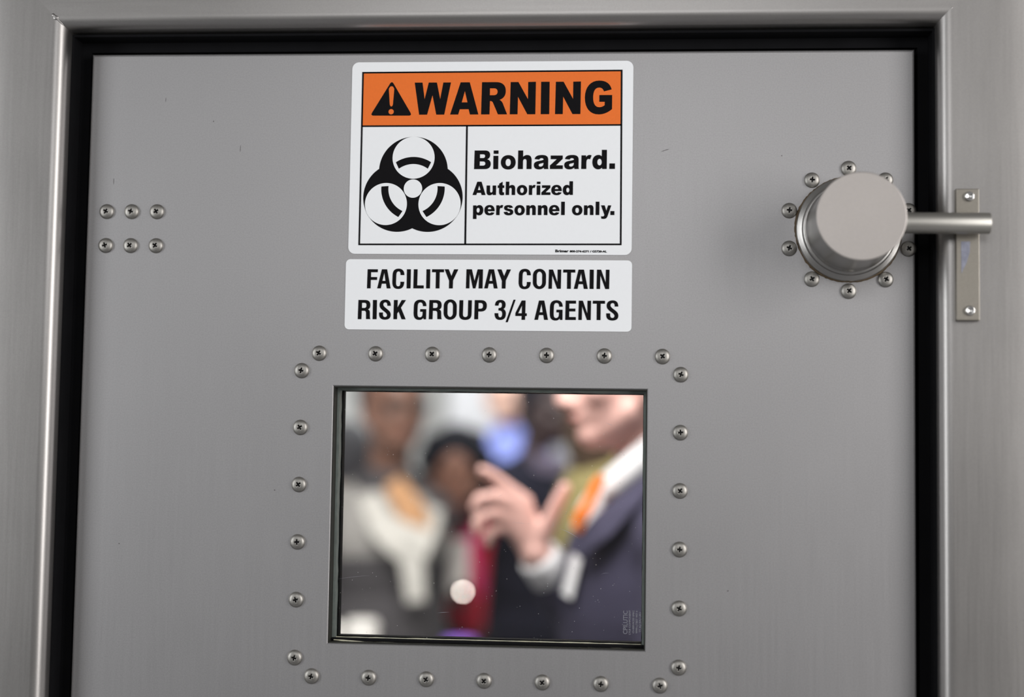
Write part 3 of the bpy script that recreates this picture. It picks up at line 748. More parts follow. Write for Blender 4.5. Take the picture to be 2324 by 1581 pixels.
# rubber seal standing in the gap, plus a black strip added as shade on the frame's inner wall
for y0, y1, u0, u1 in ((0.0100, 0.040, 0.0040, 0.0152), (-0.0110, 0.0100, 0.0130, 0.0152), (0.0300, 0.046, -0.012, 0.0152)):
    bm = bmesh.new()
    A = [(-DW - u1, DB), (-DW - u1, DT + u1), (DW + u1, DT + u1), (DW + u1, DB), (DW + u0, DB), (DW + u0, DT + u0), (-DW - u0, DT + u0), (-DW - u0, DB)]
    if y0 > 0.02: y0, y1 = 0.0445, 0.052
    f = [bm.verts.new((p[0], y0, p[1])) for p in A]
    b_ = [bm.verts.new((p[0], y1, p[1])) for p in A]
    for q in ((0, 1, 6, 7), (1, 2, 5, 6), (2, 3, 4, 5)):
        bm.faces.new([f[k] for k in q]); bm.faces.new([b_[k] for k in reversed(q)])
    for k in range(8):
        bm.faces.new((f[k], b_[k], b_[(k + 1) % 8], f[(k + 1) % 8]))
    bmesh.ops.recalc_face_normals(bm, faces=bm.faces[:])
    obj('seal_and_shade', bm, M_rubber, frame)

# keeper plate under the lever, studded to the frame
keeper = empty('keeper_plate', (0.4078, FY, ZW + 0.2290))
tag(keeper, 'narrow steel keeper plate studded to the right frame under the lever', 'plate')
bm = bmesh.new()
add_box(bm, -0.0105, 0.0088, -0.0060, 0.0, -0.0562, 0.0555, 0.0006, 2)
obj('plate', bm, M_plate, keeper)
bm = bmesh.new()
add_prism(bm, [(-6.5, 10.5), (1.0, 10.5), (0.6, 1.5), (-2.0, -7.5), (-6.3, -16.5)], -0.0062, -0.0059)
obj('film_remnant', bm, M_film, keeper)
for z in (0.0488, -0.0480):
    bm = bmesh.new()
    add_lathe(bm, [(0.0042, 0.0), (0.0042, 0.0012), (0.0039, 0.0020), (0.0033, 0.0024), (0.0024, 0.0022), (0.0016, 0.0014), (0.0008, 0.0012)], (0.0006, -0.0060, z), (0, -1, 0), 32)
    obj('stud', bm, M_stud, keeper, smooth=True)

# ------------------------------------------------------------ the two signs
sign = empty('warning_sign', (-0.0022, 0, ZW + 0.3184))
tag(sign, 'white biohazard warning sign with orange header, upper of two on the door', 'sign')
quad = lambda pts, t: pts
bm = bmesh.new()
add_prism(bm, rounded(-126.3, 126.5, -86.9, 87.0, 6.0), -0.0008, 0.0)
obj('sign_plate', bm, M_white, sign)
bm = bmesh.new()
y1, y2, y3, y4 = -0.00095, -0.0011, -0.00125, -0.0014
bo = [(-117.1, 78.1), (116.9, 78.9), (117.6, -78.2), (-117.2, -79.1)]
t = 1.45
bi = [(-117.1 + t, 78.1 - t), (116.9 - t, 78.9 - t), (117.6 - t, -78.2 + t), (-117.2 + t, -79.1 + t)]
add_flat(bm, [bo, bi], y2)
add_flat(bm, [[(-116.5, 29.3), (116.9, 29.9), (116.9, 28.5), (-116.5, 27.9)]], y2)
add_flat(bm, [[(-22.1, 29), (-20.6, 29), (-20.3, -78.0), (-21.9, -78.0)]], y2)
obj('black_border', bm, M_ink, sign)
bm = bmesh.new()
add_flat(bm, [[(-116.6, 77.4), (116.3, 78.2), (116.5, 29.0), (-116.6, 28.6)]], y1)
obj('orange_header', bm, M_orange, sign)
bm = bmesh.new()


def round_poly(pts, r, n=5):
    out = []
    for k in range(len(pts)):
        a, b_, c = Vector(pts[k - 1]), Vector(pts[k]), Vector(pts[(k + 1) % len(pts)])
        p, q = b_ + (a - b_).normalized() * r, b_ + (c - b_).normalized() * r
        for j in range(n + 1):
            s = j / n
            v = p * (1 - s) ** 2 + b_ * 2 * s * (1 - s) + q * s * s
            out.append((v.x, v.y))
    return out


add_flat(bm, [round_poly([(-90.0, 70.0), (-109.0, 38.2), (-71.0, 38.1)], 3.2),
              round_poly([(-92.7, 62.6), (-91.2, 64.9), (-89.0, 64.9), (-87.6, 62.6), (-88.6, 48.0), (-89.4, 46.4), (-90.6, 46.4), (-91.5, 48.0)], 0.9),
              circle(-90.1, 41.7, 2.45, 28)], y2)
obj('alert_triangle', bm, M_ink, sign)
lettering('header_lettering', LINES['warning'], y2, M_ink, sign)
lettering('hazard_lettering', LINES['bio'], y2, M_ink, sign)
lettering('message_lettering', LINES['auth'] + LINES['pers'], y2, M_ink, sign)

# trefoil symbol: three black discs, white discs printed over them, black arcs on the white
bx, bz = -68.95, -28.0
dirs = [math.radians(a) for a in (90, 210, 330)]
sym = empty('biohazard_symbol', (0, 0, 0), sign)
bm = bmesh.new()
for k, a in enumerate(dirs):
    add_flat(bm, [circle(bx + 15.9 * math.cos(a), bz + 15.9 * math.sin(a), 31.0, 120)], y1 - 0.00003 * k)
obj('black_lobes', bm, M_ink, sym)
bm = bmesh.new()
for k, a in enumerate(dirs):
    add_flat(bm, [circle(bx + 27.9 * math.cos(a), bz + 27.9 * math.sin(a), 18.98, 120)], y2 - 0.00003 * k)
add_flat(bm, [circle(bx, bz, 8.3, 72)], y2 - 0.0001)
obj('white_discs', bm, M_white, sym)
bm = bmesh.new()
for a in dirs:
    o_, i_ = 28.6, 22.2
    # half angle at which each edge meets a circle of radius 16.4 around the white disc's centre
    f = lambda r: math.acos((r * r + 27.9 ** 2 - 16.4 ** 2) / (2 * r * 27.9))
    ho, hi = f(o_), f(i_)
    lp = [(bx + o_ * math.cos(a - ho + 2 * ho * k / 24), bz + o_ * math.sin(a - ho + 2 * ho * k / 24)) for k in range(25)]
    lp += [(bx + i_ * math.cos(a + hi - 2 * hi * k / 24), bz + i_ * math.sin(a + hi - 2 * hi * k / 24)) for k in range(25)]
    add_flat(bm, [lp], y3)
obj('black_arcs', bm, M_ink, sym)
bm = bmesh.new()
for body, h, x, z, w, bold in (('Brimar', 0.0024, 0.0592, -0.0847, 0.0118, 0.00011), ('800-274-6271 / G5720-AL', 0.0018, 0.0720, -0.0847, 0.0327, 0.00010)):
    me = text_mesh(body, h, bold, w)
    me.transform(Matrix.Translation((x, y2, z)))
    bm.from_mesh(me)
    bpy.data.meshes.remove(me)
obj('maker_lettering', bm, M_ink, sign)

sign2 = empty('facility_sign', (-0.0027, 0, ZW + 0.1952))
tag(sign2, 'white sign reading FACILITY MAY CONTAIN RISK GROUP 3/4 AGENTS, above the window', 'sign')
bm = bmesh.new()
add_prism(bm, rounded(-127.6, 127.5, -31.5, 31.5, 4.0), -0.0008, 0.0)
obj('sign_plate', bm, M_white, sign2)
lettering('upper_lettering', LINES['fac'], y2, M_ink, sign2)
lettering('lower_lettering', LINES['risk'], y2, M_ink, sign2)

# ------------------------------------------------------------ walls, floor and the room behind the door
def struct(name, bm, m):
    return tag(obj(name, bm, m), kind='structure')


X0, X1, Y0, Y1, ZC = -2.6, 2.6, 0.10, 5.6, 2.75
bm = bmesh.new()
fo = DW + 0.264
add_box(bm, X0, -fo, -0.022, Y0, 0, ZC)
add_box(bm, fo, X1, -0.022, Y0, 0, ZC)
add_box(bm, -fo, fo, -0.022, Y0, ZW + DT + 0.264, ZC)
struct('wall_front', bm, M_wallpaint)
bm = bmesh.new(); add_box(bm, X0 - .1, X1 + .1, Y1, Y1 + .1, 0, ZC); struct('wall_back', bm, M_wallpaint)
bm = bmesh.new(); add_box(bm, X0 - .1, X0, -0.022, Y1, 0, ZC); struct('wall_left', bm, M_wallpaint)
bm = bmesh.new(); add_box(bm, X1, X1 + .1, -0.022, Y1, 0, ZC); struct('wall_right', bm, M_wallpaint)
bm = bmesh.new(); add_box(bm, X0 - .1, X1 + .1, -4.0, Y1 + .1, -0.08, 0); struct('floor', bm, M_floor)
bm = bmesh.new(); add_box(bm, X0 - .1, X1 + .1, -0.022, Y1 + .1, ZC, ZC + .06); struct('ceiling', bm, M_ceiling)
bm = bmesh.new()
add_box(bm, -0.66, -0.40, 5.05, 5.40, 0, ZC, 0.012, 2)
tag(obj('column', bm, M_column), 'pale square column at the back of the room', 'column', kind='structure')


# ------------------------------------------------------------ people
def skinmat(name, col): return plain(name, col, 0.36, var=0.08, scale=25)
def cloth(name, col, rough=0.85, var=0.12): return plain(name, col, rough, var=var, scale=60, bump=0.15, spec=0.2)


def shells(sh):
    bm = bmesh.new()
    for s in sh:
        if s[0] == 'tube': add_tube(bm, s[1], s[2], 14)
        else: add_ell(bm, s[1], s[2])
    bmesh.ops.recalc_face_normals(bm, faces=bm.faces[:])
    return bm


def blend(sh, voxel, it=6):
    return evaluated(shells(sh), [('REMESH', dict(mode='VOXEL', voxel_size=voxel, use_smooth_shade=True)), ('SMOOTH', dict(factor=0.5, iterations=it))])


def lerp(a, b, t): return Vector(a) * (1 - t) + Vector(b) * t


def hand_shells(w, d, n, side, curl=0.5):
    """palm and five bent fingers; w wrist, d pointing direction, n palm normal (the side fingers curl to), side the thumb's side"""
    d = d.normalized(); n = (n - d * n.dot(d)).normalized(); s = side.normalized(); s = (s - d * s.dot(d) - n * s.dot(n)).normalized()
    sh = []
    for k, (off, ln) in enumerate(((0.030, 0.068), (0.010, 0.078), (-0.010, 0.072), (-0.029, 0.055))):
        base = w + d * (0.088 - abs(k - 1) * 0.004) + s * off
        sh.append(('tube', [w + s * off * 0.55 + d * 0.01, base], [0.014, 0.0115]))
        a, p, pts = 0.15 + curl * 0.3 * (1 + 0.12 * k), base, [base]
        for j, f in enumerate((0.45, 0.31, 0.24)):
            p = p + (d * math.cos(a) + n * math.sin(a)) * ln * f
            pts.append(p)
            a += curl * 0.75
        sh.append(('tube', pts, [0.0098, 0.0088, 0.0080, 0.0066]))
    b = w + d * 0.022 + s * 0.020
    t1 = b + (d * 0.6 + s * 0.75 + n * 0.25).normalized() * 0.046
    t2 = t1 + (d * 0.85 + s * 0.3 + n * 0.4).normalized() * 0.034
    t3 = t2 + (d * 0.9 + n * 0.45).normalized() * 0.024
    sh.append(('tube', [b, t1, t2, t3], [0.0150, 0.0115, 0.0098, 0.0078]))
    return sh


def person(label, x, y, face, H, skin, hair, top, bottom, J=None, head=None, head_face=None, fingers=None, hair_style='short',
           skirt=False, voxel=0.0075, tilt=0.0, lips=None, slim=1.0):
    k = H / 1.75
    f = Vector((math.cos(math.radians(face)), math.sin(math.radians(face)), 0))
    l = Vector((0, 0, 1)).cross(f)
    O = Vector((x, y, 0))
    at = lambda a, b, z: O + f * (a * k) + l * (b * k) + Vector((0, 0, z * k))
    D = dict(pelvis=at(0, 0, .95), waist=at(0.01, 0, 1.10), chest=at(0.015, 0, 1.29), neck=at(-.005, 0, 1.47),
             shL=at(-.01, .185 * slim, 1.415), shR=at(-.01, -.185 * slim, 1.415), elL=at(-.03, .235 * slim, 1.13), elR=at(-.03, -.235 * slim, 1.13),
             wrL=at(.06, .245 * slim, .885), wrR=at(.06, -.245 * slim, .885),
             hiL=at(0, .09, .93), hiR=at(0, -.09, .93), knL=at(.02, .10, .50), knR=at(.02, -.10, .50), anL=at(-.01, .105, .085), anR=at(-.01, -.105, .085))
    for n_, v in (J or {}).items(): D[n_] = Vector(v)
    hd = Vector(head) if head else at(.02, 0, 1.64)
    hf_ = math.radians(face if head_face is None else head_face)
    hf = Vector((math.cos(hf_), math.sin(hf_), 0))
    hl = Vector((0, 0, 1)).cross(hf)
    hu = (Vector((0, 0, 1)) + hf * tilt).normalized()
    hf = hl.cross(hu)
    A = lambda a, b, c: hd + hf * a * k + hl * b * k + hu * c * k
    ax = lambda a, b, c: (hf * a * k, hl * b * k, hu * c * k)
    root = empty('person', O)
    tag(root, label, 'person', 'people in the room behind the door')

    def torso(e):
        w = slim
        return [('ell', D['pelvis'], (f * (.105 + e) * k, l * (.165 + e) * k * w, Vector((0, 0, .13 + e)) * k)),
                ('ell', D['waist'], (f * (.100 + e) * k, l * (.145 + e) * k * w, Vector((0, 0, .16 + e)) * k)),
                ('ell', D['chest'], (f * (.118 + e) * k, l * (.172 + e) * k * w, Vector((0, 0, .20 + e)) * k)),
                ('tube', [D['shL'], lerp(D['neck'], D['chest'], .12), D['shR']], [(.058 + e) * k, (.062 + e) * k, (.058 + e) * k]),
                ('tube', [lerp(D['neck'], D['chest'], .1), D['pelvis']], [(.075 + e) * k, (.10 + e) * k])]

    def arms(e, cut=0.0):
        o = []
        for s in 'LR':
            sh_, el, wr = D['sh' + s], D['el' + s], D['wr' + s]
            o.append(('tube', [sh_, lerp(sh_, el, .5), el], [(.052 + e) * k, (.046 + e) * k, (.040 + e) * k]))
            o.append(('tube', [el, lerp(el, wr, .3), lerp(el, wr, 1 - cut)], [(.040 + e) * k, (.038 + e) * k, (.026 + e * 1.1) * k]))
        return o

    def legs(e, to=1.0):
        o = []
        for s in 'LR':
            h_, kn, an = D['hi' + s], D['kn' + s], D['an' + s]
            o.append(('tube', [h_, lerp(h_, kn, .5), kn, lerp(kn, an, .35), lerp(kn, an, to)],
                      [(.085 + e) * k, (.075 + e) * k, (.055 + e) * k, (.052 + e) * k, (.036 + e * 1.4) * k]))
        return o

    body = torso(0) + arms(0) + legs(0)
    for s in 'LR':
        an = D['an' + s]
        body.append(('tube', [an - f * .04 * k - Vector((0, 0, .03 * k)), an + f * .12 * k - Vector((0, 0, .05 * k))], [.034 * k, .026 * k]))
        sd = l if s == 'L' else -l
        if fingers and s in fingers:
            body += [('tube', p, r) for p, r in fingers[s]]
        else:
            dd = D['wr' + s] - D['el' + s]
            body += hand_shells(D['wr' + s], dd, -sd, f, 0.55)
    body += [('tube', [lerp(D['neck'], D['chest'], .2), D['neck'], A(-.022, 0, -.045)], [.062 * k, .055 * k, .056 * k]),
             ('ell', A(-.012, 0, .030), ax(.098, .076, .098)),
             ('ell', A(.026, 0, -.040), ax(.066, .060, .075)),
             ('ell', A(.062, 0, -.090), ax(.026, .030, .022)),
             ('tube', [A(.006, .052, -.055), A(.060, .020, -.092)], [.022 * k, .018 * k]),
             ('tube', [A(.006, -.052, -.055), A(.060, -.020, -.092)], [.022 * k, .018 * k]),
             ('tube', [A(.086, 0, .008), A(.098, 0, -.020), A(.110, 0, -.040)], [.008 * k, .010 * k, .012 * k]),
             ('tube', [A(.098, .011, -.045), A(.098, -.011, -.045)], [.009 * k, .009 * k]),
             ('tube', [A(.076, .040, .018), A(.088, 0, .020), A(.076, -.040, .018)], [.010 * k, .010 * k, .010 * k]),
             ('ell', A(.082, 0, -.068), ax(.016, .024, .010)),
             ('ell', A(.055, .042, -.028), ax(.026, .022, .024)),
             ('ell', A(.055, -.042, -.028), ax(.026, .022, .024)),
             ('ell', A(-.008, .078, -.018), ax(.018, .008, .032)),
             ('ell', A(-.008, -.078, -.018), ax(.018, .008, .032))]
    back = Matrix.Translation(-O)

    def child(nm, me, mat, par=root):
        me.transform(back if par is root else Matrix.Identity(4))
        return obj_me(nm, me, mat, par, smooth=True)

    def raw(nm, sh, mat):
        me = bpy.data.meshes.new(nm)
        b_ = shells(sh); b_.to_mesh(me); b_.free()
        return child(nm, me, mat)
    child('body', blend(body, voxel, 4), skin)
    for s in (1, -1):
        raw('eye', [('ell', A(.080, .031 * s, -.002), ax(.012, .014, .009))], M_eye)
    raw('mouth', [('ell', A(.0905, 0, -.068), ax(.010, .022, .006))], lips or M_lips)
    if hair_style == 'short':
        hs = [('ell', A(-.026, 0, .048), ax(.098, .082, .094)), ('ell', A(-.060, 0, -.005), ax(.055, .074, .075))]
    elif hair_style == 'receding':
        hs = [('ell', A(-.055, 0, .030), ax(.070, .083, .078)), ('ell', A(-.062, 0, -.015), ax(.050, .073, .06))]
    elif hair_style == 'curly':
        hs = [('ell', A(-.035, 0, .055), ax(.115, .105, .105))]
        rnd = random.Random(4)
        for q in range(26):
            t_, z_ = rnd.uniform(0.9, 5.4), rnd.uniform(-.06, .12)
            r_ = .105 - max(0, z_ - .05) * .6
            hs.append(('ell', A(math.cos(t_) * r_ - .035, math.sin(t_) * r_, z_), ax(.036, .036, .036)))
    elif hair_style == 'long':
        hs = [('ell', A(-.026, 0, .048), ax(.102, .088, .096)), ('ell', A(-.065, 0, -.07), ax(.055, .090, .14))]
    child('hair', blend(hs, 0.008, 3), hair)
    tp = child('jacket' if top.get('jacket') else 'top', blend(torso(.014) + arms(.014, top.get('cut', .06)), 0.009, 6), top['mat'])
    if skirt:
        q = child('skirt', blend([('tube', [D['pelvis'] + Vector((0, 0, .12 * k)), lerp(D['hiL'], D['hiR'], .5) - Vector((0, 0, .45 * k))], [.165 * k, .21 * k])] , 0.010, 4), bottom)
    else:
        child('trousers', blend([torso(.018)[0]] + legs(.018, .97), 0.010, 5), bottom)
    for s in 'LR':
        an = D['an' + s]
        raw('shoe', [('tube', [an - f * .045 * k - Vector((0, 0, .045 * k)), an + f * .06 * k - Vector((0, 0, .05 * k)), an + f * .15 * k - Vector((0, 0, .056 * k))],
                      [.040 * k, .036 * k, .029 * k])], M_shoe)
    return root, tp, D, A, child


def strip(pts, w, t, across, mat, name, par):
    """a flat band of cloth or card along a polyline: width w, thickness t"""
    bm = bmesh.new()
    P = [Vector(p) for p in pts]
    W = w if hasattr(w, '__len__') else [w] * len(P)
    rings = []
    for i, p in enumerate(P):
        d = (P[min(i + 1, len(P) - 1)] - P[max(i - 1, 0)]).normalized()
        a = Vector(across); a = (a - d * a.dot(d)).normalized()
        n = d.cross(a)
        rings.append([bm.verts.new(p + a * (W[i] / 2 * sx) + n * (t / 2 * sn)) for sx, sn in ((-1, -1), (1, -1), (1, 1), (-1, 1))])
    for A_, B in zip(rings, rings[1:]):
        for q in range(4):
            bm.faces.new((A_[q], A_[(q + 1) % 4], B[(q + 1) % 4], B[q]))
    bm.faces.new(rings[0]); bm.faces.new(rings[-1][::-1])
    bmesh.ops.recalc_face_normals(bm, faces=bm.faces[:])
    bm.transform(Matrix.Translation(-par.location))
    return obj(name, bm, mat, par)


M_eye = plain('eye_brown', (0.05, 0.035, 0.03), 0.15)
M_lips = plain('lips', (0.36, 0.14, 0.12), 0.4)
M_dlips = plain('lips_dark', (0.16, 0.06, 0.05), 0.4)
M_shoe = plain('black_leather', (0.02, 0.02, 0.02), 0.35)
SK_pink = plain('skin_rosy', (0.80, 0.48, 0.42), 0.6, var=0.08, scale=25)
SK_dark = skinmat('skin_deep_brown', (0.24, 0.125, 0.09))
SK_brown = skinmat('skin_brown', (0.36, 0.17, 0.115))
SK_beige = skinmat('skin_beige', (0.70, 0.45, 0.36))
SK_black = skinmat('skin_dark_brown', (0.065, 0.04, 0.04))
H_black = plain('hair_black', (0.010, 0.011, 0.018), 0.7, var=0.4, scale=80, spec=0.15)
H_brown = plain('hair_brown', (0.06, 0.035, 0.02), 0.5, var=0.4, scale=80)
H_ash = plain('hair_ash', (0.06, 0.06, 0.07), 0.6, var=0.4, scale=80)
H_fair = plain('hair_sandy', (0.35, 0.22, 0.14), 0.5, var=0.3, scale=80)
F_navy = cloth('navy_suit_cloth', (0.050, 0.046, 0.080))
F_dark = cloth('midnight_suit_cloth', (0.014, 0.014, 0.028))
F_shirt = cloth('white_shirting', (0.82, 0.82, 0.84), var=0.03)
F_tie = cloth('orange_silk', (0.78, 0.19, 0.025), 0.85)
F_grey = cloth('pale_grey_knit', (0.36, 0.345, 0.33))
F_cream = cloth('off_white_voile', (0.62, 0.60, 0.56))
F_tan = cloth('ochre_scarf', (0.56, 0.31, 0.16))
F_char = cloth('charcoal_cloth', (0.075, 0.07, 0.075))
F_black = cloth('black_cloth', (0.015, 0.015, 0.018))
F_red = cloth('crimson_knit', (0.62, 0.02, 0.05))
F_pink = cloth('magenta_satin', (0.62, 0.05, 0.19))
F_blue = cloth('sky_blue_shirting', (0.33, 0.40, 0.95))
F_lilac = cloth('lilac_shirting', (0.30, 0.26, 0.36))
F_olive = cloth('olive_cloth', (0.25, 0.21, 0.09))
F_blush = cloth('dusty_pink_cloth', (0.58, 0.50, 0.50))
M_card = plain('white_card', (0.93, 0.93, 0.95), 0.5, var=0.02)

# --- the man in the navy suit, close behind the pane, seen from his left, left hand raised
hand = {'R': [([(-0.021, 1.020, 1.407), (-0.038, 1.010, 1.486)], [.020, .0125]), ([(-0.021, 1.020, 1.407), (-0.051, 1.005, 1.478)], [.020, .0130]),
              ([(-0.023, 1.020, 1.407), (-0.060, 1.005, 1.461)], [.020, .0130]), ([(-0.026, 1.020, 1.407), (-0.057, 1.010, 1.444)], [.018, .0125]),
              ([(-0.038, 1.010, 1.486), (-0.068, 1.000, 1.509), (-0.089, 0.990, 1.525), (-0.103, 0.982, 1.533)], [.0115, .0105, .0095, .008]),
              ([(-0.051, 1.005, 1.478), (-0.085, 0.990, 1.493), (-0.106, 0.980, 1.490), (-0.114, 0.980, 1.476)], [.0120, .0105, .0095, .008]),
              ([(-0.060, 1.005, 1.461), (-0.091, 0.990, 1.467), (-0.109, 0.982, 1.457), (-0.109, 0.980, 1.440)], [.0120, .0105, .0095, .008]),
              ([(-0.057, 1.010, 1.444), (-0.081, 1.000, 1.444), (-0.095, 0.995, 1.434), (-0.094, 0.995, 1.421)], [.0110, .0095, .0085, .0075]),
              ([(-0.019, 1.017, 1.418), (0.002, 1.005, 1.460), (0.014, 0.998, 1.488), (0.024, 0.995, 1.509)], [.0185, .0130, .0110, .009])]}
man, suit, D, A, child = person('person in a navy suit, white collar and orange tie, hand raised, nearest behind the pane', 0.17, 1.08, 197, 1.78, SK_pink, H_fair,
    dict(mat=F_navy, jacket=True, cut=.30), F_navy,
    J=dict(chest=(.145, 1.07, 1.315), waist=(.160, 1.07, 1.10), neck=(.160, 1.06, 1.50), shL=(.205, .900, 1.425), shR=(.140, 1.24, 1.43), elR=(.095, 1.14, 1.235), wrR=(-.021, 1.02, 1.407), elL=(.180, .855, 1.135), wrL=(.11, .80, .93)),
    head=(.128, 1.04, 1.683), head_face=186, fingers=hand, hair_style='receding', voxel=0.004)
# shirt collar: a turned-down band around the neck, high behind and low in front
bm = bmesh.new()
n = 40
cx, cy, cz = .142, 1.045, 1.560
R = []
for r, dz in ((.058, .020), (.064, .024), (.070, -.004), (.076, -.030), (.070, -.030), (.058, -.012)):
    ring = []
    for q in range(n):
        a = 2 * math.pi * q / n
        px, py = r * math.cos(a), r * math.sin(a) * .95
        ring.append(bm.verts.new((cx + px - .17, cy + py - 1.08, cz + dz + px * .85)))
    R.append(ring)
R.append(R[0])
for a_, b_ in zip(R, R[1:]):
    for q in range(n):
        bm.faces.new((a_[q], a_[(q + 1) % n], b_[(q + 1) % n], b_[q]))
bmesh.ops.recalc_face_normals(bm, faces=bm.faces[:])
obj('shirt_collar', bm, F_shirt, man, smooth=True)
strip([(.076, .985, 1.522), (.067, .972, 1.498), (.052, .960, 1.470), (.044, .965, 1.452)], [.036, .034, .050, .054], .012, (.3, -1, .2), F_tie, 'tie', man)
strip([(.084, 1.03, 1.515), (.062, 1.02, 1.475), (.052, 1.02, 1.440)], [.050, .060, .060], .006, (.6, -.8, 0), F_shirt, 'shirt_front', man)
strip([(.175, .950, 1.545), (.128, .935, 1.495), (.085, .930, 1.452), (.045, .945, 1.415)], [.020, .045, .050, .030], .010, (.85, -.5, .2), F_navy, 'lapel', man)
w0, w1 = lerp(D['wrR'], D['elR'], .20), lerp(D['wrR'], D['elR'], .03)
bm = bmesh.new()
ca = (w0 - w1).normalized()
L_ = (w0 - w1).length
add_lathe(bm, [(.024, -.002), (.031, 0), (.0335, .003), (.0345, L_), (.0325, L_), (.029, .004)], w1, ca, 32, True, True)
bm.transform(Matrix.Translation(-man.location))
obj('shirt_cuff', bm, F_shirt, man, smooth=True)
bvh = BVHTree.FromPolygons([v.co + man.location for v in suit.data.vertices], [tuple(p.vertices) for p in suit.data.polygons])
hit, nrm, _, _ = bvh.ray_cast(Vector((.057, .60, 1.374)), Vector((-.04, 1, 0)).normalized())
hit = hit or Vector((.033, .94, 1.372))
bm = bmesh.new()
add_prism(bm, rounded(-21, 21, -32, 32, 3), -0.0016, 0.0)
nv = (nrm if nrm is not None and nrm.y < 0 else Vector((0, -1, 0))).normalized()
zv = (Vector((0, 0, 1)) - nv * nv.z).normalized()
xv = (-nv).cross(zv)
bm.transform(Matrix.Translation(hit - man.location + nv * .005) @ Matrix((xv, -nv, zv)).transposed().to_4x4() @ Matrix.Rotation(math.radians(8), 4, 'Y'))
obj('name_badge', bm, M_card, man)

# --- the tall person at the left with an ochre scarf and a white shawl
p2, tp2, D2, A2, ch2 = person('person with glasses, ochre neck scarf and hanging white shawl, standing at left', -0.525, 2.700, -80, 1.79, SK_dark, H_black,
    dict(mat=F_char), F_char, head=(-0.500, 2.620, 1.680), head_face=-62, hair_style='receding', lips=M_dlips, skirt=True, slim=.80,
    J=dict(neck=(-.525, 2.70, 1.475), chest=(-.525, 2.685, 1.285), shL=(-.415, 2.71, 1.390), shR=(-.665, 2.72, 1.385), elL=(-.425, 2.74, 1.11), wrL=(-.45, 2.62, .90)))
k2 = 1.79 / 1.75
f2 = Vector((math.cos(math.radians(-80)), math.sin(math.radians(-80)), 0)); l2 = Vector((0, 0, 1)).cross(f2)
ch2('cardigan', blend([('tube', [D2['shL'], lerp(D2['neck'], D2['chest'], .14), D2['shR']], [.070, .082, .074]),
                       ('ell', D2['chest'] + Vector((0, 0, .05)), (f2 * .142, l2 * .165, Vector((0, 0, .15)))),
                       ('tube', [D2['shL'], lerp(D2['shL'], D2['elL'], .40)], [.066, .060]),
                       ('tube', [D2['shR'], lerp(D2['shR'], D2['elR'], .75)], [.075, .070])], .009, 6), F_grey)
strip([(-0.490, 2.560, 1.478), (-0.455, 2.520, 1.440), (-0.425, 2.505, 1.395), (-0.405, 2.51, 1.340)], [.05, .065, .070, .05], .02, (1, -.1, .3), F_tan, 'neck_scarf', p2)
strip([(-0.560, 2.590, 1.440), (-0.505, 2.505, 1.370), (-0.440, 2.480, 1.330), (-0.425, 2.480, 1.290), (-0.412, 2.475, 1.185)], [.05, .075, .095, .060, .045], .018, (1, -.1, .15), F_cream, 'shawl', p2)
strip([(-0.385, 2.590, 1.41), (-0.395, 2.505, 1.365), (-0.425, 2.470, 1.310)], [.04, .06, .08], .016, (1, .1, -.2), F_cream, 'shawl_end', p2)
bm = bmesh.new()
for s in (1, -1):
    c = A2(.098, .033 * s, -.002)
    add_lathe(bm, [(.024, -.0015), (.024, .0015), (.019, .0015), (.019, -.0015), (.024, -.0015)], c, A2(1, 0, 0) - A2(0, 0, 0), 24, False, False)
    add_tube(bm, [A2(.094, .058 * s, .004), A2(.0, .082 * s, .004)], .0018, 6)
add_tube(bm, [A2(.100, .010, .002), A2(.100, -.010, .002)], .0018, 6)
bm.transform(Matrix.Translation(-p2.location))
obj('glasses', bm, M_shoe, p2)

# --- the shorter person in the middle, dark curls, crimson top, taking notes
p3, tp3, D3, A3, ch3 = person('person with dark curly hair and crimson top holding a pale notepad', -0.440, 3.300, -90, 1.60, SK_brown, H_black,
    dict(mat=F_red), F_black, head=(-0.405, 3.220, 1.502), head_face=-86, hair_style='curly', lips=M_dlips, skirt=True, slim=.62,
    J=dict(shL=(-.370, 3.34, 1.295), shR=(-.50, 3.27, 1.295), elR=(-0.548, 3.220, 1.035), wrR=(-0.430, 3.050, 1.166), elL=(-0.365, 3.25, 1.03), wrL=(-0.365, 3.050, 1.182)))
strip([(-0.345, 3.245, 1.335), (-0.365, 3.165, 1.270), (-0.345, 3.155, 1.200), (-0.330, 3.160, 1.140)], [.04, .06, .06, .05], .012, (1, 0, .25), F_pink, 'sash', p3)
strip([(-0.490, 3.220, 1.365), (-0.455, 3.155, 1.345), (-0.420, 3.140, 1.337), (-0.385, 3.155, 1.345), (-0.355, 3.220, 1.365)], .035, .02, (0, -.2, 1), F_black, 'necklace', p3)
bm = bmesh.new()
add_box(bm, -.036, .036, -.006, .006, -.075, .075, .002, 1)
np_ = obj('notepad', bm, plain('notepad_paper', (0.60, 0.56, 0.53), 0.7), None, (-0.359, 2.860, 1.246))
np_.rotation_euler = (math.radians(-20), 0, math.radians(6))
tag(np_, 'pale notepad held by the person in the crimson top', 'notepad')
glint_root = empty('glint_block', (-0.340, 2.835, 1.183))  # made-up block that only carries a bright glint
tag(glint_root, 'small dark block with a glowing dot added as a glint below the notepad', 'glint')
bm = bmesh.new(); add_box(bm, -.016, .016, -.008, .008, -.045, .014, .003, 2)
obj('glint_backing', bm, M_shoe, glint_root)
m, N_, L_, b_ = nt('glint_glow')
b_.inputs['Emission Color'].default_value = (1.0, 0.86, 0.78, 1)
b_.inputs['Emission Strength'].default_value = 44.0  # emission stands in for a small bright glint
bm = bmesh.new(); add_ell(bm, (0.006, -.009, -.004), ((.0042, 0, 0), (0, .002, 0), (0, 0, .0042)), 16, 8)
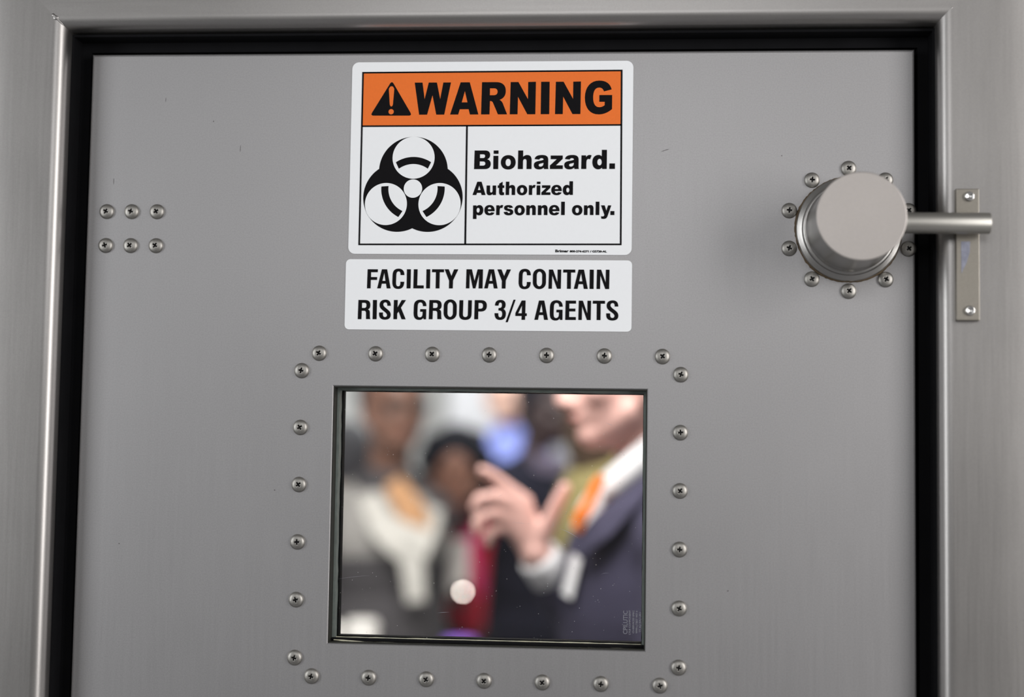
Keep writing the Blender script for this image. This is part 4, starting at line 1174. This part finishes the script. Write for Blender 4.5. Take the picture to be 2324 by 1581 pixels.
obj('glint_dot', bm, m, glint_root, smooth=True)

# --- the others further back
person('person in a midnight blue suit, dark-skinned, turned half away in the middle distance', -0.228, 3.900, -60, 1.79, SK_black, H_black,
    dict(mat=F_dark, jacket=True), F_dark, head=(-0.165, 3.840, 1.702), head_face=-40, hair_style='short', lips=M_dlips)
p4 = [o for o in C.objects if o.get('category') == 'person'][-1]
strip([(-0.206, 3.765, 1.544), (-0.171, 3.740, 1.527), (-0.124, 3.745, 1.522), (-0.100, 3.765, 1.516)], .055, .012, (0, -.3, 1), F_lilac, 'shirt_collar', p4)
person('person in a sky blue shirt, fair-skinned, farthest back beside the pale column', -0.322, 4.550, -85, 1.90, SK_beige, H_brown,
    dict(mat=F_blue), F_char, head=(-0.355, 4.500, 1.793), hair_style='short', slim=.50,
    J=dict(neck=(-.325, 4.55, 1.65), shL=(-.25, 4.54, 1.58), shR=(-.39, 4.56, 1.58)))
person('person in an olive jacket standing directly behind the navy suit', 0.105, 2.00, 200, 1.86, SK_beige, H_brown,
    dict(mat=F_olive, jacket=True), F_char, head=(.100, 1.99, 1.705), head_face=55, hair_style='long')
person('person in dusty pink at the far left edge, half cut off by the window', -0.800, 3.40, 110, 1.62, SK_brown, H_ash,
    dict(mat=F_blush), F_char, head=(-.770, 3.38, 1.525), hair_style='short')

# --- high table with paper cups and a purple bowl, just below the window's lower edge
tb = empty('bar_table', (-.42, 1.80, 0))
tag(tb, 'tall round dark grey bar table standing just beyond the pane', 'table')
M_tab = plain('white_laminate', (0.10, 0.10, 0.11), 0.4)
bm = bmesh.new(); add_lathe(bm, [(.0, 1.090), (.27, 1.090), (.275, 1.097), (.275, 1.109), (.27, 1.115)], (0, 0, 0), (0, 0, 1), 48); obj('tabletop', bm, M_tab, tb)
bm = bmesh.new(); add_lathe(bm, [(.035, .02), (.03, 1.090)], (0, 0, 0), (0, 0, 1), 24); obj('column', bm, M_rod, tb, smooth=True)
bm = bmesh.new(); add_lathe(bm, [(.20, 0), (.20, .012), (.05, .025)], (0, 0, 0), (0, 0, 1), 40, True); obj('base', bm, M_rod, tb)
M_cup = plain('white_paper', (0.72, 0.70, 0.67), 0.6, var=0.02)
for x, y, lb in ((-.484, 1.72, 'white paper cup on the bar table, the one at the window edge'), (-.428, 1.80, 'white paper cup on the bar table, the one farther from the window edge')):
    c = empty('paper_cup', (x, y, 1.115))
    tag(c, lb, 'cup', 'white paper cups on the bar table')
    bm = bmesh.new()
    add_lathe(bm, [(.026, 0), (.034, .083), (.0325, .083), (.025, .004)], (0, 0, 0), (0, 0, 1), 32, True, True); obj('cup_body', bm, M_cup, c, smooth=True)
    bm = bmesh.new()
    add_lathe(bm, [(.0358, .080), (.0358, .086), (.033, .089), (.031, .096), (.024, .097)], (0, 0, 0), (0, 0, 1), 32); obj('lid', bm, M_cup, c)
bm = bmesh.new()
add_lathe(bm, [(.024, 0), (.030, .002), (.036, .035), (.038, .054), (.036, .054), (.032, .035), (.022, .006)], (0, 0, 0), (0, 0, 1), 32, True)
tag(obj('tumbler', bm, plain('violet_plastic', (0.36, 0.18, 0.75), 0.25), None, (-.232, 1.86, 1.115)), 'violet plastic tumbler on the bar table', 'cup')
